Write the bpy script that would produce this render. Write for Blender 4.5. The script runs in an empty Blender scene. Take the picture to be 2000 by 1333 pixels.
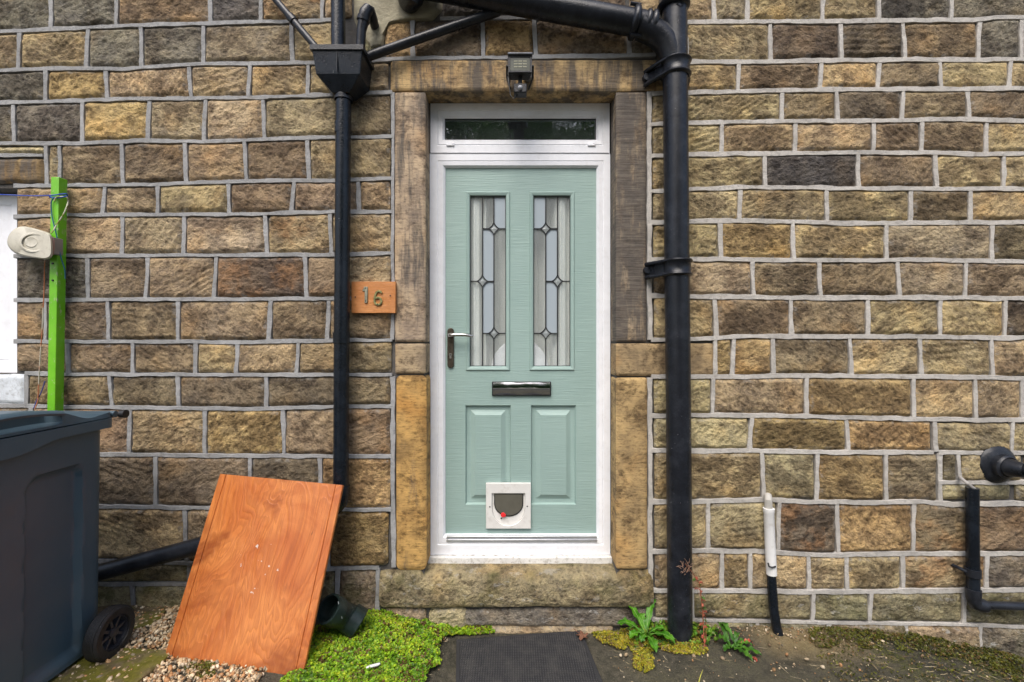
import bpy, bmesh, math, random
import numpy as np
from mathutils import Vector, Matrix
random.seed(7); RNG = np.random.default_rng(7)
sc = bpy.context.scene
COL = sc.collection
# ------------------------------------------------------------------ camera, light
S, D, ZC = 0.0025, 2.2, 1.45          # metres per photo pixel on the wall, camera distance, camera height
cam = bpy.data.objects.new('camera', bpy.data.cameras.new('camera')); COL.objects.link(cam)
cam.location = (0, -D, ZC); cam.rotation_euler = (math.radians(90), 0, 0)
cam.data.sensor_width = 36; cam.data.lens = 36*(D/S)/2000; cam.data.clip_start = .02; cam.data.clip_end = 500
sc.camera = cam
SUN_EL, SUN_AZ = math.radians(56), math.radians(196)
w = bpy.data.worlds.new('World'); sc.world = w; w.use_nodes = True
wn = w.node_tree; bg = wn.nodes['Background']
sky = wn.nodes.new('ShaderNodeTexSky'); sky.sky_type = 'NISHITA'; sky.sun_disc = False
sky.sun_elevation = SUN_EL; sky.sun_rotation = SUN_AZ; sky.air_density = 1.0; sky.dust_density = 4.0; sky.ozone_density = .6
wn.links.new(sky.outputs[0], bg.inputs[0]); bg.inputs[1].default_value = .125
sl = bpy.data.lights.new('sun', 'SUN'); sl.energy = 1.6; sl.angle = math.radians(38); sl.color = (1, .975, .94)
so = bpy.data.objects.new('sun', sl); COL.objects.link(so)
sd = Vector((math.sin(SUN_AZ)*math.cos(SUN_EL), math.cos(SUN_AZ)*math.cos(SUN_EL), math.sin(SUN_EL)))
so.rotation_euler = sd.to_track_quat('Z', 'Y').to_euler(); so.location = (0, 0, 8)
sc.view_settings.view_transform = 'Standard'; sc.view_settings.look = 'None'
sc.view_settings.exposure = .80; sc.view_settings.gamma = 1; sc.view_settings.use_curve_mapping = False
sc.render.engine = 'CYCLES'

# ------------------------------------------------------------------ helpers
def W(px, py, d=0.0):
    s = S*(D-d)/D
    return np.array(((px-1000)*s, -d, ZC+(666.5-py)*s))
GX = [-40,-2.5,-1.5,-1.0,-.625,-.33,-.2,.4,.75,1.1,1.5,2.0,2.5,3.2,40]
GZ = [.15,.15,.15,.13,.10,.045,.035,.035,.06,.065,.055,0,-.10,-.16,-.16]
def gz(x): return np.interp(x, GX, GZ)
def G(px, py):                                       # a photo pixel dropped on the ground -> x, y, z
    z = .05
    for _ in range(12):
        s = (ZC-z)/max(py-666.5, 1); z = float(gz((px-1000)*s))
    return np.array(((px-1000)*s, -D*(1-s/S), z))
def _hash(i, j, k, seed):
    h = (i*374761393 + j*668265263 + k*2147483647 + seed*1274126177) & 0xffffffff
    h = ((h ^ (h >> 13))*1274126177) & 0xffffffff
    h = ((h ^ (h >> 15))*2246822519) & 0xffffffff
    return ((h ^ (h >> 16)) & 0xffff)/65535.0
def vnoise(x, y, z, seed=0):
    x, y, z = np.broadcast_arrays(np.asarray(x, float), np.asarray(y, float), np.asarray(z, float))
    xi, yi, zi = np.floor(x).astype(np.int64), np.floor(y).astype(np.int64), np.floor(z).astype(np.int64)
    fx, fy, fz = x-xi, y-yi, z-zi
    fx, fy, fz = [f*f*(3-2*f) for f in (fx, fy, fz)]
    r = 0
    for a in (0, 1):
        for b in (0, 1):
            for c in (0, 1):
                r = r + _hash(xi+a, yi+b, zi+c, seed)*(fx if a else 1-fx)*(fy if b else 1-fy)*(fz if c else 1-fz)
    return r
def fbm(x, y, z, seed=0, o=4):
    r, a, t = 0, 1, 0
    for i in range(o):
        r = r + a*vnoise(x*2**i, y*2**i, z*2**i, seed+i); t += a; a *= .55
    return r/t - .5
def sstep(a, b, x):
    t = np.clip((x-a)/(b-a), 0, 1); return t*t*(3-2*t)

WL = {}                                              # world origin of every parent
def place(o, origin, parent):
    origin = Vector(origin)
    WL[o.name] = origin
    o.location = origin - (WL[parent.name] if parent else Vector((0, 0, 0)))
    o.parent = parent
    COL.objects.link(o)
def thing(name, label, cat, loc=(0, 0, 0), group=None):
    o = bpy.data.objects.new(name, None); o.empty_display_size = .05
    place(o, loc, None); o['label'] = label; o['category'] = cat
    if group: o['group'] = group
    return o
def tag(o, label=None, cat=None, kind=None, group=None):
    if label: o['label'] = label
    if cat: o['category'] = cat
    if kind: o['kind'] = kind
    if group: o['group'] = group
    return o
class MB:
    def __init__(s): s.v = []; s.f = []
    def add(s, v, f):
        n = len(s.v); s.v += [tuple(map(float, p)) for p in v]; s.f += [tuple(i+n for i in q) for q in f]; return s
    def box(s, a, b):
        (x0, y0, z0), (x1, y1, z1) = a, b
        return s.add([(x0,y0,z0),(x1,y0,z0),(x1,y1,z0),(x0,y1,z0),(x0,y0,z1),(x1,y0,z1),(x1,y1,z1),(x0,y1,z1)],
                     [(0,3,2,1),(4,5,6,7),(0,1,5,4),(1,2,6,5),(2,3,7,6),(3,0,4,7)])
    def tube(s, pts, r, seg=16, cap=(True, True)):
        P = [Vector(p) for p in pts]; R = r if hasattr(r, '__len__') else [r]*len(P)
        t0 = (P[1]-P[0]).normalized(); up = Vector((0, 0, 1)) if abs(t0.z) < .9 else Vector((1, 0, 0))
        n = t0.cross(up).normalized(); V = []; last = t0
        for i, p in enumerate(P):
            if i == 0: t = t0
            elif i == len(P)-1: t = (P[i]-P[i-1])
            else: t = (P[i+1]-P[i]).normalized()+(P[i]-P[i-1]).normalized()
            t = t.normalized() if t.length > 1e-9 else last
            n = (n - t*n.dot(t)).normalized(); b = t.cross(n); last = t
            for k in range(seg):
                a = 2*math.pi*k/seg; V.append(p+n*math.cos(a)*R[i]+b*math.sin(a)*R[i])
        F = []
        for i in range(len(P)-1):
            for k in range(seg):
                k2 = (k+1) % seg; F.append((i*seg+k, i*seg+k2, (i+1)*seg+k2, (i+1)*seg+k))
        if cap[0]: F.append(tuple(range(seg))[::-1])
        if cap[1]: F.append(tuple((len(P)-1)*seg+k for k in range(seg)))
        return s.add(V, F)
    def lathe(s, prof, o, ax, seg=28):               # prof: (along, radius)
        o, ax = Vector(o), Vector(ax).normalized()
        up = Vector((0, 0, 1)) if abs(ax.z) < .9 else Vector((1, 0, 0))
        n = ax.cross(up).normalized(); b = ax.cross(n); V = []; F = []
        for h, r in prof:
            for k in range(seg):
                a = 2*math.pi*k/seg; V.append(o+ax*h+(n*math.cos(a)+b*math.sin(a))*max(r, 1e-5))
        for i in range(len(prof)-1):
            for k in range(seg):
                k2 = (k+1) % seg; F.append((i*seg+k, i*seg+k2, (i+1)*seg+k2, (i+1)*seg+k))
        return s.add(V, F)
    def prism(s, outline, ya, yb):                   # outline in (x, z), between two y values
        n = len(outline); V = [(x, ya, z) for x, z in outline]+[(x, yb, z) for x, z in outline]
        F = [tuple(range(n)), tuple(range(n, 2*n))[::-1]]+[(i, (i+1) % n, (i+1) % n+n, i+n) for i in range(n)]
        return s.add(V, F)
    def rloft(s, x0, x1, z0, z1, prof, fill=False):  # mitred rectangular moulding, prof: (inset, y)
        V = []; F = []
        for i, y in prof: V += [(x0+i, y, z0+i), (x1-i, y, z0+i), (x1-i, y, z1-i), (x0+i, y, z1-i)]
        for j in range(len(prof)-1):
            for k in range(4):
                F.append((j*4+k, j*4+(k+1) % 4, j*4+4+(k+1) % 4, j*4+4+k))
        if fill: m = (len(prof)-1)*4; F.append((m, m+1, m+2, m+3))
        return s.add(V, F)
    def build(s, name, m, parent=None, smooth=True, angle=35, bevel=0, origin=None, fixn=True):
        v = np.array(s.v)
        if origin is None: origin = (v.min(0)+v.max(0))/2
        me = bpy.data.meshes.new(name); me.from_pydata([tuple(p) for p in v-np.array(origin)], [], s.f)
        if fixn:
            bm = bmesh.new(); bm.from_mesh(me); bmesh.ops.recalc_face_normals(bm, faces=bm.faces); bm.to_mesh(me); bm.free()
        if smooth: me.shade_smooth(); me.set_sharp_from_angle(angle=math.radians(angle))
        me.materials.append(m)
        o = bpy.data.objects.new(name, me); place(o, origin, parent)
        if bevel:
            b = o.modifiers.new('bevel', 'BEVEL'); b.width = bevel; b.segments = 2; b.limit_method = 'ANGLE'; b.angle_limit = math.radians(40)
        return o
def np_mesh(name, v, q, m, parent=None, origin=None, smooth=True, uv=None, attrs={}, cols=None):
    v = np.asarray(v, np.float32); q = np.asarray(q, np.int32)
    if origin is None: origin = (v.min(0)+v.max(0))/2
    me = bpy.data.meshes.new(name); k = q.shape[1]
    me.vertices.add(len(v)); me.vertices.foreach_set('co', (v-np.asarray(origin, np.float32)).ravel())
    me.loops.add(q.size); me.loops.foreach_set('vertex_index', q.ravel())
    me.polygons.add(len(q)); me.polygons.foreach_set('loop_start', np.arange(0, q.size, k, dtype=np.int32))
    me.polygons.foreach_set('use_smooth', np.full(len(q), smooth))
    me.update(calc_edges=True)
    if uv is not None:
        l = me.uv_layers.new(name='UVMap'); l.data.foreach_set('uv', np.asarray(uv, np.float32)[q.ravel()].ravel())
    for n, a in attrs.items():
        at = me.attributes.new(n, 'FLOAT', 'POINT'); at.data.foreach_set('value', np.asarray(a, np.float32).ravel())
    if cols is not None:
        at = me.attributes.new('Col', 'FLOAT_COLOR', 'POINT'); at.data.foreach_set('color', np.c_[cols, np.ones(len(cols))].astype(np.float32).ravel())
    me.materials.append(m)
    o = bpy.data.objects.new(name, me); place(o, origin, parent)
    return o

# ------------------------------------------------------------------ materials
class NT:
    def __init__(s, name):
        s.m = bpy.data.materials.new(name); s.m.use_nodes = True; s.t = s.m.node_tree; s.b = s.t.nodes['Principled BSDF']
        s.out = s.t.nodes['Material Output']
    def n(s, ty, **kw):
        o = s.t.nodes.new(ty)
        for k, v in kw.items(): setattr(o, k, v)
        return o
    def l(s, a, b): s.t.links.new(a, b)
    def put(s, sock, v):
        if isinstance(v, bpy.types.NodeSocket): s.l(v, sock)
        elif v is not None:
            if hasattr(v, '__len__') and len(v) == 3 and sock.type == 'RGBA': v = (*v, 1)
            sock.default_value = v
    def coord(s, which='Object', scale=(1, 1, 1)):
        c = s.n('ShaderNodeTexCoord').outputs[which]
        if scale == (1, 1, 1): return c
        mp = s.n('ShaderNodeMapping'); mp.inputs['Scale'].default_value = scale; s.l(c, mp.inputs[0]); return mp.outputs[0]
    def world(s, scale=(1, 1, 1)):
        c = s.n('ShaderNodeNewGeometry').outputs['Position']
        mp = s.n('ShaderNodeMapping'); mp.inputs['Scale'].default_value = scale; s.l(c, mp.inputs[0]); return mp.outputs[0]
    def noise(s, vec, scale, detail=4, rough=.6, w=None, dist=0):
        o = s.n('ShaderNodeTexNoise'); o.noise_dimensions = '4D' if w is not None else '3D'
        s.l(vec, o.inputs['Vector']); o.inputs['Scale'].default_value = scale; o.inputs['Detail'].default_value = detail
        o.inputs['Roughness'].default_value = rough; o.inputs['Distortion'].default_value = dist
        if w is not None: s.put(o.inputs['W'], w)
        return o.outputs['Fac']
    def math(s, op, a, b=None, c=None, clamp=False):
        o = s.n('ShaderNodeMath', operation=op, use_clamp=clamp)
        for i, x in enumerate((a, b, c)):
            if x is not None: s.put(o.inputs[i], x)
        return o.outputs[0]
    def ss(s, x, a, b):
        o = s.n('ShaderNodeMapRange', interpolation_type='SMOOTHSTEP'); s.put(o.inputs[0], x)
        o.inputs[1].default_value = a; o.inputs[2].default_value = b; return o.outputs[0]
    def mix(s, f, a, b, mode='MIX'):
        o = s.n('ShaderNodeMix', data_type='RGBA', blend_type=mode); s.put(o.inputs[0], f); s.put(o.inputs[6], a); s.put(o.inputs[7], b)
        return o.outputs[2]
    def attr(s, name, ty='OBJECT', out='Fac'):
        return s.n('ShaderNodeAttribute', attribute_name=name, attribute_type=ty).outputs[out]
    def bump(s, h, dist, strength=1.0, nrm=None):
        o = s.n('ShaderNodeBump'); s.put(o.inputs['Height'], h); o.inputs['Distance'].default_value = dist; o.inputs['Strength'].default_value = strength
        if nrm is not None: s.l(nrm, o.inputs['Normal'])
        s.l(o.outputs[0], s.b.inputs['Normal']); return o.outputs[0]
    def fin(s, col=None, rough=None, metal=None, spec=None):
        if col is not None: s.put(s.b.inputs['Base Color'], col)
        if rough is not None: s.put(s.b.inputs['Roughness'], rough)
        if metal is not None: s.put(s.b.inputs['Metallic'], metal)
        if spec is not None: s.put(s.b.inputs['Specular IOR Level'], spec)
        return s.m
def mul(c, k): return tuple(x*k for x in c)
def simple(name, col, rough=.5, metal=0, var=.12, dirt=None, amt=.0, bs=60, bd=.0006, vs=9, spec=.5):
    t = NT(name); p = t.world(); a = t.noise(p, vs, 5)
    c = t.mix(t.ss(a, .3, .7), mul(col, 1-var), mul(col, 1+var))
    if dirt: c = t.mix(t.math('MULTIPLY', t.ss(t.noise(p, vs*2.3, 6, .7), .48, .72), amt), c, dirt)
    if bd: t.bump(t.noise(p, bs, 4), bd)
    return t.fin(c, t.math('ADD', t.math('MULTIPLY', a, .25), rough-.12), metal, spec)

def stone_mat(name, dressed=False):
    t = NT(name); oi = t.n('ShaderNodeObjectInfo'); wv = t.math('MULTIPLY', oi.outputs['Random'], 60.)
    base = oi.outputs['Color']; c0 = t.coord('Object')
    vr = t.n('ShaderNodeVectorRotate', rotation_type='Y_AXIS'); t.l(c0, vr.inputs['Vector']); t.put(vr.inputs['Angle'], t.math('MULTIPLY', t.math('SUBTRACT', t.math('FRACT', t.math('MULTIPLY', oi.outputs['Random'], 37.7)), .5), 0.0 if dressed else 2.2))
    mpc = t.n('ShaderNodeMapping'); mpc.inputs['Scale'].default_value = (1, 1, 2.6 if dressed else 1.45); t.l(vr.outputs[0], mpc.inputs[0]); cs = mpc.outputs[0]
    uv = t.n('ShaderNodeSeparateXYZ'); t.l(t.coord('UV'), uv.inputs[0]); v = uv.outputs[1]
    big = t.noise(c0, 9, 5, .6, wv); med = t.noise(cs, 34, 6, .66, wv, .3); fine = t.noise(c0, 120, 4, .7, wv)
    if not dressed:
        vo = t.n('ShaderNodeTexVoronoi', voronoi_dimensions='4D', feature='F1'); off = t.n('ShaderNodeVectorMath', operation='MULTIPLY_ADD'); nzc = t.n('ShaderNodeTexNoise'); t.l(c0, nzc.inputs['Vector']); nzc.inputs['Scale'].default_value = 26; nzc.inputs['Detail'].default_value = 3
        t.l(nzc.outputs['Color'], off.inputs[0]); off.inputs[1].default_value = (.035, .035, .035); t.l(cs, off.inputs[2]); t.l(off.outputs[0], vo.inputs['Vector']); vo.inputs['Scale'].default_value = 42; t.put(vo.inputs['W'], wv)
        med = t.math('ADD', t.math('MULTIPLY', med, .68), t.math('MULTIPLY', vo.outputs['Distance'], .36))
    hue = t.noise(c0, 5.5, 3, .5, t.math('ADD', wv, 9.3))
    c = t.mix(t.ss(big, .32, .66), t.mix(1., base, (.62, .61, .64), 'MULTIPLY'), t.mix(1., base, (1.3, 1.26, 1.16), 'MULTIPLY'))
    c = t.mix(t.math('MULTIPLY', t.ss(hue, .5, .72), .45), c, t.mix(1., base, (1.5, 1.12, .66), 'MULTIPLY'))
    c = t.mix(t.math('MULTIPLY', t.ss(hue, .46, .28), .4), c, t.mix(1., base, (.95, .98, 1.08), 'MULTIPLY'))
    c = t.mix(t.math('MULTIPLY', t.ss(med, .50, .36), .6), c, t.mix(1., base, (.32, .29, .28), 'MULTIPLY'))
    c = t.mix(t.math('MULTIPLY', t.ss(med, .52, .72), .45), c, t.mix(1., base, (1.5, 1.42, 1.25), 'MULTIPLY'))
    sp = t.math('ADD', t.math('MULTIPLY', t.attr('soot_top'), t.ss(v, .35, 1.0)),
                t.math('MULTIPLY', t.attr('soot_cen'), t.attr('ed', 'GEOMETRY')))
    sp = t.math('ADD', sp, t.attr('soot_mott'))
    sn = t.noise(t.coord('Object', (1, 1, 1.2)), 9, 7, .72, t.math('ADD', wv, 31.), .3)
    f = t.ss(t.math('ADD', t.math('MULTIPLY', sp, .34), t.math('MULTIPLY', t.math('SUBTRACT', sn, .5), 2.7)), .03, .40)
    sootc = t.mix(t.ss(med, .34, .66), t.mix(1., base, (.16, .145, .145), 'MULTIPLY'), t.mix(1., base, (.50, .455, .44), 'MULTIPLY'))
    c = t.mix(t.math('MULTIPLY', f, .85), c, sootc)
    if dressed:
        st = t.noise(t.coord('Object', (6, 6, 150) if dressed == 1 else (60, 60, 3)), 1.6, 5, .7, wv)
        c = t.mix(t.math('MULTIPLY', t.ss(st, .62, .36), .38), c, t.mix(1., c, (.45, .44, .46), 'MULTIPLY'))
        run = t.math('ADD', t.noise(t.coord('Object', (15, 15, 2.2)), 1.0, 6, .68, t.math('ADD', wv, 5.)), t.math('MULTIPLY', t.math('SUBTRACT', t.attr('soot_run'), .6), .42))
        c = t.mix(t.math('MULTIPLY', t.math('MULTIPLY', t.ss(run, .5, .66), t.ss(t.attr('soot_run'), 0., .4)), .85), c, t.mix(t.ss(st, .35, .65), (.05, .045, .043), (.14, .125, .11)))
        h = t.math('ADD', t.math('MULTIPLY', st, .7), t.math('MULTIPLY', fine, .5)); t.bump(h, .0022)
    else:
        c = t.mix(t.math('MULTIPLY', t.ss(fine, .48, .34), .5), c, t.mix(1., c, (.28, .27, .28), 'MULTIPLY'))
        c = t.mix(t.math('MULTIPLY', t.ss(fine, .56, .7), .3), c, t.mix(1., c, (1.7, 1.68, 1.62), 'MULTIPLY'))
        h = t.math('ADD', t.math('MULTIPLY', med, 1.), t.math('MULTIPLY', fine, .6)); t.bump(h, .022)
    g = t.math('MULTIPLY', t.ss(t.noise(t.world(), 7, 5, .65), .45, .68), t.attr('moss'))
    c = t.mix(g, c, (.10, .105, .022))
    lm = t.math('MULTIPLY', t.ss(t.noise(t.world((1, 1, 2)), 14, 6, .7), .58, .66), t.attr('lime'))
    c = t.mix(lm, c, (.5, .48, .44))
    if not dressed:
        sm = t.math('MULTIPLY', t.ss(t.attr('ed', 'GEOMETRY'), .55, .0), t.ss(t.noise(t.world(), 24, 5, .7), .50, .64))
        c = t.mix(t.math('MULTIPLY', sm, .6), c, (.33, .31, .28))
        ru = t.math('MULTIPLY', t.ss(t.noise(c0, 9, 5, .65, t.math('ADD', wv, 77.)), .44, .62), t.attr('rust'))
        c = t.mix(t.math('MULTIPLY', ru, .5), c, t.mix(t.ss(med, .35, .65), (.15, .075, .03), (.50, .25, .10)))
        dk = t.ss(t.noise(t.world((1, 1, .4)), 3.0, 6, .66), .50, .68); c = t.mix(t.math('MULTIPLY', dk, .5), c, t.mix(1., c, (.42, .40, .40), 'MULTIPLY'))
    return t.fin(c, .88, 0, .25)
M_STONE = stone_mat('rock_faced_sandstone'); M_DRESS = stone_mat('dressed_sandstone', 1)

def mortar_mat(name, col):
    t = NT(name); p = t.world(); a = t.noise(p, 6, 5, .65); b = t.noise(p, 45, 6, .7); f = t.noise(p, 260, 3)
    c = t.mix(t.ss(a, .3, .7), mul(col, .8), mul(col, 1.15))
    c = t.mix(t.math('MULTIPLY', t.ss(b, .5, .3), .45), c, mul(col, .45))
    c = t.mix(t.math('MULTIPLY', t.ss(t.noise(p, 13, 6, .75), .55, .72), .6), c, (.15, .125, .095))
    c = t.mix(t.math('MULTIPLY', t.ss(t.noise(p, 3.1, 4, .6), .5, .7), .35), c, mul(col, 1.3))
    t.bump(t.math('ADD', b, t.math('MULTIPLY', f, .4)), .006); return t.fin(c, .9, 0, .25)
M_MG = mortar_mat('grey_pointing', (.335, .335, .335)); M_MP = mortar_mat('pale_pointing', (.49, .465, .43))
M_MD = mortar_mat('dark_bedding', (.10, .095, .09)); M_REND = mortar_mat('render_patch', (.36, .33, .24))

# ------------------------------------------------------------------ ground sheet
gxs = np.unique(np.r_[np.linspace(-40, -3.3, 24), np.linspace(-3.3, 3.3, 331), np.linspace(3.3, 40, 24)])
gys = np.unique(np.r_[np.linspace(-60, -1.6, 30), np.linspace(-1.6, .02, 82)])
gX, gY = np.meshgrid(gxs, gys)
near = sstep(-2.5, -.8, gY)
gZ = gz(gX) + near*(.012*fbm(gX*5, gY*5, 0, 3) + .006*fbm(gX*22, gY*22, 0, 5)) - .012*sstep(0, -.6, gY)*0
flat = sstep(.5, .42, np.abs(gX-.06))*sstep(-1.3, -1.0, gY)
gZ = gZ*(1-flat) + flat*(.033+.002*fbm(gX*20, gY*20, 0, 9))
n1, n0 = gX.shape
idx = np.arange(n1*n0).reshape(n1, n0)
gq = np.stack([idx[:-1, :-1], idx[:-1, 1:], idx[1:, 1:], idx[1:, :-1]], -1).reshape(-1, 4)
def ground_mat():
    t = NT('damp_ground'); p = t.world(); sx = t.n('ShaderNodeSeparateXYZ'); t.l(p, sx.inputs[0]); x, y = sx.outputs[0], sx.outputs[1]
    a = t.noise(p, 5, 6, .65); b = t.noise(p, 28, 6, .7); f = t.noise(p, 140, 4, .7); gr = t.noise(p, 420, 2)
    c = t.mix(t.ss(a, .35, .65), (.042, .040, .026), (.105, .094, .062))
    c = t.mix(t.math('MULTIPLY', t.ss(b, .42, .68), .6), c, (.17, .145, .105))
    warm = t.math('MULTIPLY', t.ss(x, 1.05, 1.25), t.ss(x, 1.75, 1.45)); warm = t.math('MULTIPLY', warm, t.ss(t.math('ADD', y, t.math('MULTIPLY', a, .16)), -.24, -.02))
    c = t.mix(t.math('MULTIPLY', warm, .95), c, t.mix(t.ss(b, .3, .7), (.20, .145, .06), (.42, .32, .17)))
    mm = t.math('ADD', t.math('MULTIPLY', t.ss(x, 1.35, 1.75), t.ss(y, -.5, .05)), t.math('MULTIPLY', t.ss(x, .45, .6), .32))
    mm = t.math('MULTIPLY', t.ss(t.math('ADD', t.math('MULTIPLY', b, .6), t.math('MULTIPLY', a, .6)), .56, .72), mm)
    c = t.mix(mm, c, t.mix(t.ss(f, .35, .65), (.035, .04, .008), (.105, .11, .02)))
    c = t.mix(t.math('MULTIPLY', t.ss(gr, .58, .72), .65), c, (.30, .27, .22))
    c = t.mix(t.math('MULTIPLY', t.ss(f, .5, .32), .5), c, (.02, .018, .014))
    t.bump(t.math('ADD', t.math('MULTIPLY', b, 1.), t.math('ADD', t.math('MULTIPLY', f, .8), t.math('MULTIPLY', gr, .4))), .014)
    return t.fin(c, t.math('ADD', .45, t.math('MULTIPLY', b, .5)), 0, .4)
gnd = np_mesh('ground', np.c_[gX.ravel(), gY.ravel(), gZ.ravel()], gq, ground_mat(), origin=(0, 0, 0)); tag(gnd, kind='structure')

# ------------------------------------------------------------------ the stone wall
wall = thing('stone_wall', 'coursed sandstone house wall with raised grey mortar joints around the green door', 'wall', (0, 0, 0))
PAL = {'t': (.30,.222,.138), 'b': (.228,.170,.110), 'g': (.165,.145,.118), 'o': (.335,.235,.118), 'y': (.375,.288,.17),
       'p': (.35,.29,.18), 'd': (.150,.115,.083), 'k': (.100,.092,.084), 'm': (.285,.222,.15), 'r': (.30,.155,.07), 'v': (.225,.195,.125)}
PAT = {'0': (0, 0, .12), '1': (.95, 0, .05), '2': (.1, .8, .0), '3': (.2, .1, .42), '4': (.5, .6, .15)}
def line(*p):
    a = np.array(p, float); return lambda x: np.interp(x, a[:, 0], a[:, 1])
nst = [0]
def stone(xl, xr, ft, fb, code='b0', gap=4.2, rough=.013, bulge=.012, back=.035, rc=.010, yedge=.005, mat=None, name='stone',
          step=.0075, moss=0., lime=0., run=0., tilt=0., ew=.017, wob=.0042, smooth_face=False):
    nst[0] += 1; seed = nst[0]*17
    xa, xb = xl+gap, xr-gap; xm = (xa+xb)/2
    wm = (xb-xa)*S; hm = (fb(xm)-ft(xm)-2*gap)*S
    nx = max(6, int(wm/step)); nz = max(6, int(hm/step))
    u, v = np.meshgrid(np.linspace(0, 1, nx+1), np.linspace(0, 1, nz+1))
    X = (xa+u*(xb-xa)-1000)*S; px = xa+u*(xb-xa)
    zt = ZC+(666.5-(ft(px)+gap))*S; zb = ZC+(666.5-(fb(px)-gap))*S
    Z = zb+(zt-zb)*v
    X = X + tilt*(v-.5)
    cx, cz = (xm-1000)*S, ZC+(666.5-(ft(xm)+fb(xm))/2)*S
    hw, hh = wm/2, (zt-zb)/2; zc = (zt+zb)/2
    r = min(rc*(.7+.8*random.random()), .3*min(wm, hm))
    dx = np.maximum(np.abs(X-cx)-(hw-r), 0); dz = np.maximum(np.abs(Z-zc)-(hh-r), 0)
    k = np.where((dx > 0) & (dz > 0), np.maximum(dx, dz)/np.maximum(np.hypot(dx, dz), 1e-9), 1.)
    X2 = np.where(dx > 0, cx+np.sign(X-cx)*((hw-r)+dx*k), X); Z2 = np.where(dz > 0, zc+np.sign(Z-zc)*((hh-r)+dz*k), Z)
    e = np.minimum(np.minimum(u, 1-u)*wm, np.minimum(v, 1-v)*hm)
    X2 = X2+wob*2*fbm(X*18, seed*1.3, Z*18, seed)*sstep(.05, 0, e); Z2 = Z2+wob*2*fbm(X*18, seed*2.7+9, Z*18, seed+5)*sstep(.05, 0, e)
    el = ew*(1+1.1*fbm(X*14, seed*.9, Z*14, seed+3)); prof = sstep(0, 1, e/np.maximum(el, .004))
    if smooth_face: rel = .3*fbm(X*10, seed, Z*10, seed)+.35*fbm(X*30, seed, Z*70, seed+7)
    else:
        th_ = random.uniform(-1.1, 1.1); Xr, Zr = X*math.cos(th_)-Z*math.sin(th_), X*math.sin(th_)+Z*math.cos(th_); an = random.uniform(1.1, 2.4)
        n = fbm(X*15+seed, 1.7, Z*22, seed, 3); rd = np.abs(fbm(Xr*28, seed*.7, Zr*28*an, seed+2, 3))*-2.0+.28
        n3 = fbm(X*85, seed*.3, Z*115, seed+4, 2)
        if random.random() < .3: rd = .5*rd+.32*np.sin(Zr*random.uniform(190, 290)+5*fbm(X*9, seed, Z*9, seed+8))*sstep(-.15, .2, fbm(X*7, seed*.2, Z*7, seed+6))
        rel = 1.2*n+.8*rd+.6*n3+(0 if smooth_face else random.uniform(-.5,.5)*(u-.5)+random.uniform(-.6,.6)*(v-.5))
    Y = yedge - bulge*prof*(1+.5*fbm(cx*50, 0, cz*50, 1)) - rough*rel*(.25+.75*prof)
    V = np.c_[X2.ravel(), Y.ravel(), Z2.ravel()]
    I = np.arange((nx+1)*(nz+1)).reshape(nz+1, nx+1)
    Q = np.stack([I[:-1, :-1], I[:-1, 1:], I[1:, 1:], I[1:, :-1]], -1).reshape(-1, 4)
    ring = np.r_[I[0, :-1], I[:-1, -1], I[-1, :0:-1], I[:0:-1, 0]]
    F1 = V[ring].copy(); B = F1.copy(); B[:, 1] = back; nf = len(V); m = len(ring); nb = nf+m
    j = np.arange(m); SQ = np.stack([nf+j, nb+j, nb+(j+1) % m, nf+(j+1) % m], -1)
    c4 = [nb, nb+nx+nz+nx, nb+nx+nz, nb+nx]
    uv = np.r_[np.c_[u.ravel(), v.ravel()], np.c_[u.ravel(), v.ravel()][ring], np.c_[u.ravel(), v.ravel()][ring]]
    ed = np.r_[sstep(.0, .045, e).ravel(), np.full(2*m, .6)]
    o = np_mesh(name, np.r_[V, F1, B], np.r_[Q, SQ, [c4]], mat or M_STONE, wall, uv=uv, attrs={'ed': ed})
    c = np.array(PAL[code[0]])*(1.52 if mat is None else 1.0)*(.86+.28*random.random())*(.90 if xm > 1200 and mat is None else 1.)*(1+.022*RNG.standard_normal(3))
    c = c*np.array((.965, 1.0, .99)); o.color = (*c, 1); p = PAT[code[1]]; h = random.random()*.12
    o['soot_top'], o['soot_cen'], o['soot_mott'] = float(p[0]), float(p[1]), float(p[2]+h+(.14 if xm > 1200 and mat is None else 0))
    o['rust'] = {'r': .8}.get(code[-1], 0.); o['moss'] = float(moss); o['lime'] = float(lime); o['soot_run'] = float(run)
    return o
RIB = {'g': MB(), 'p': MB()}
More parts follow.
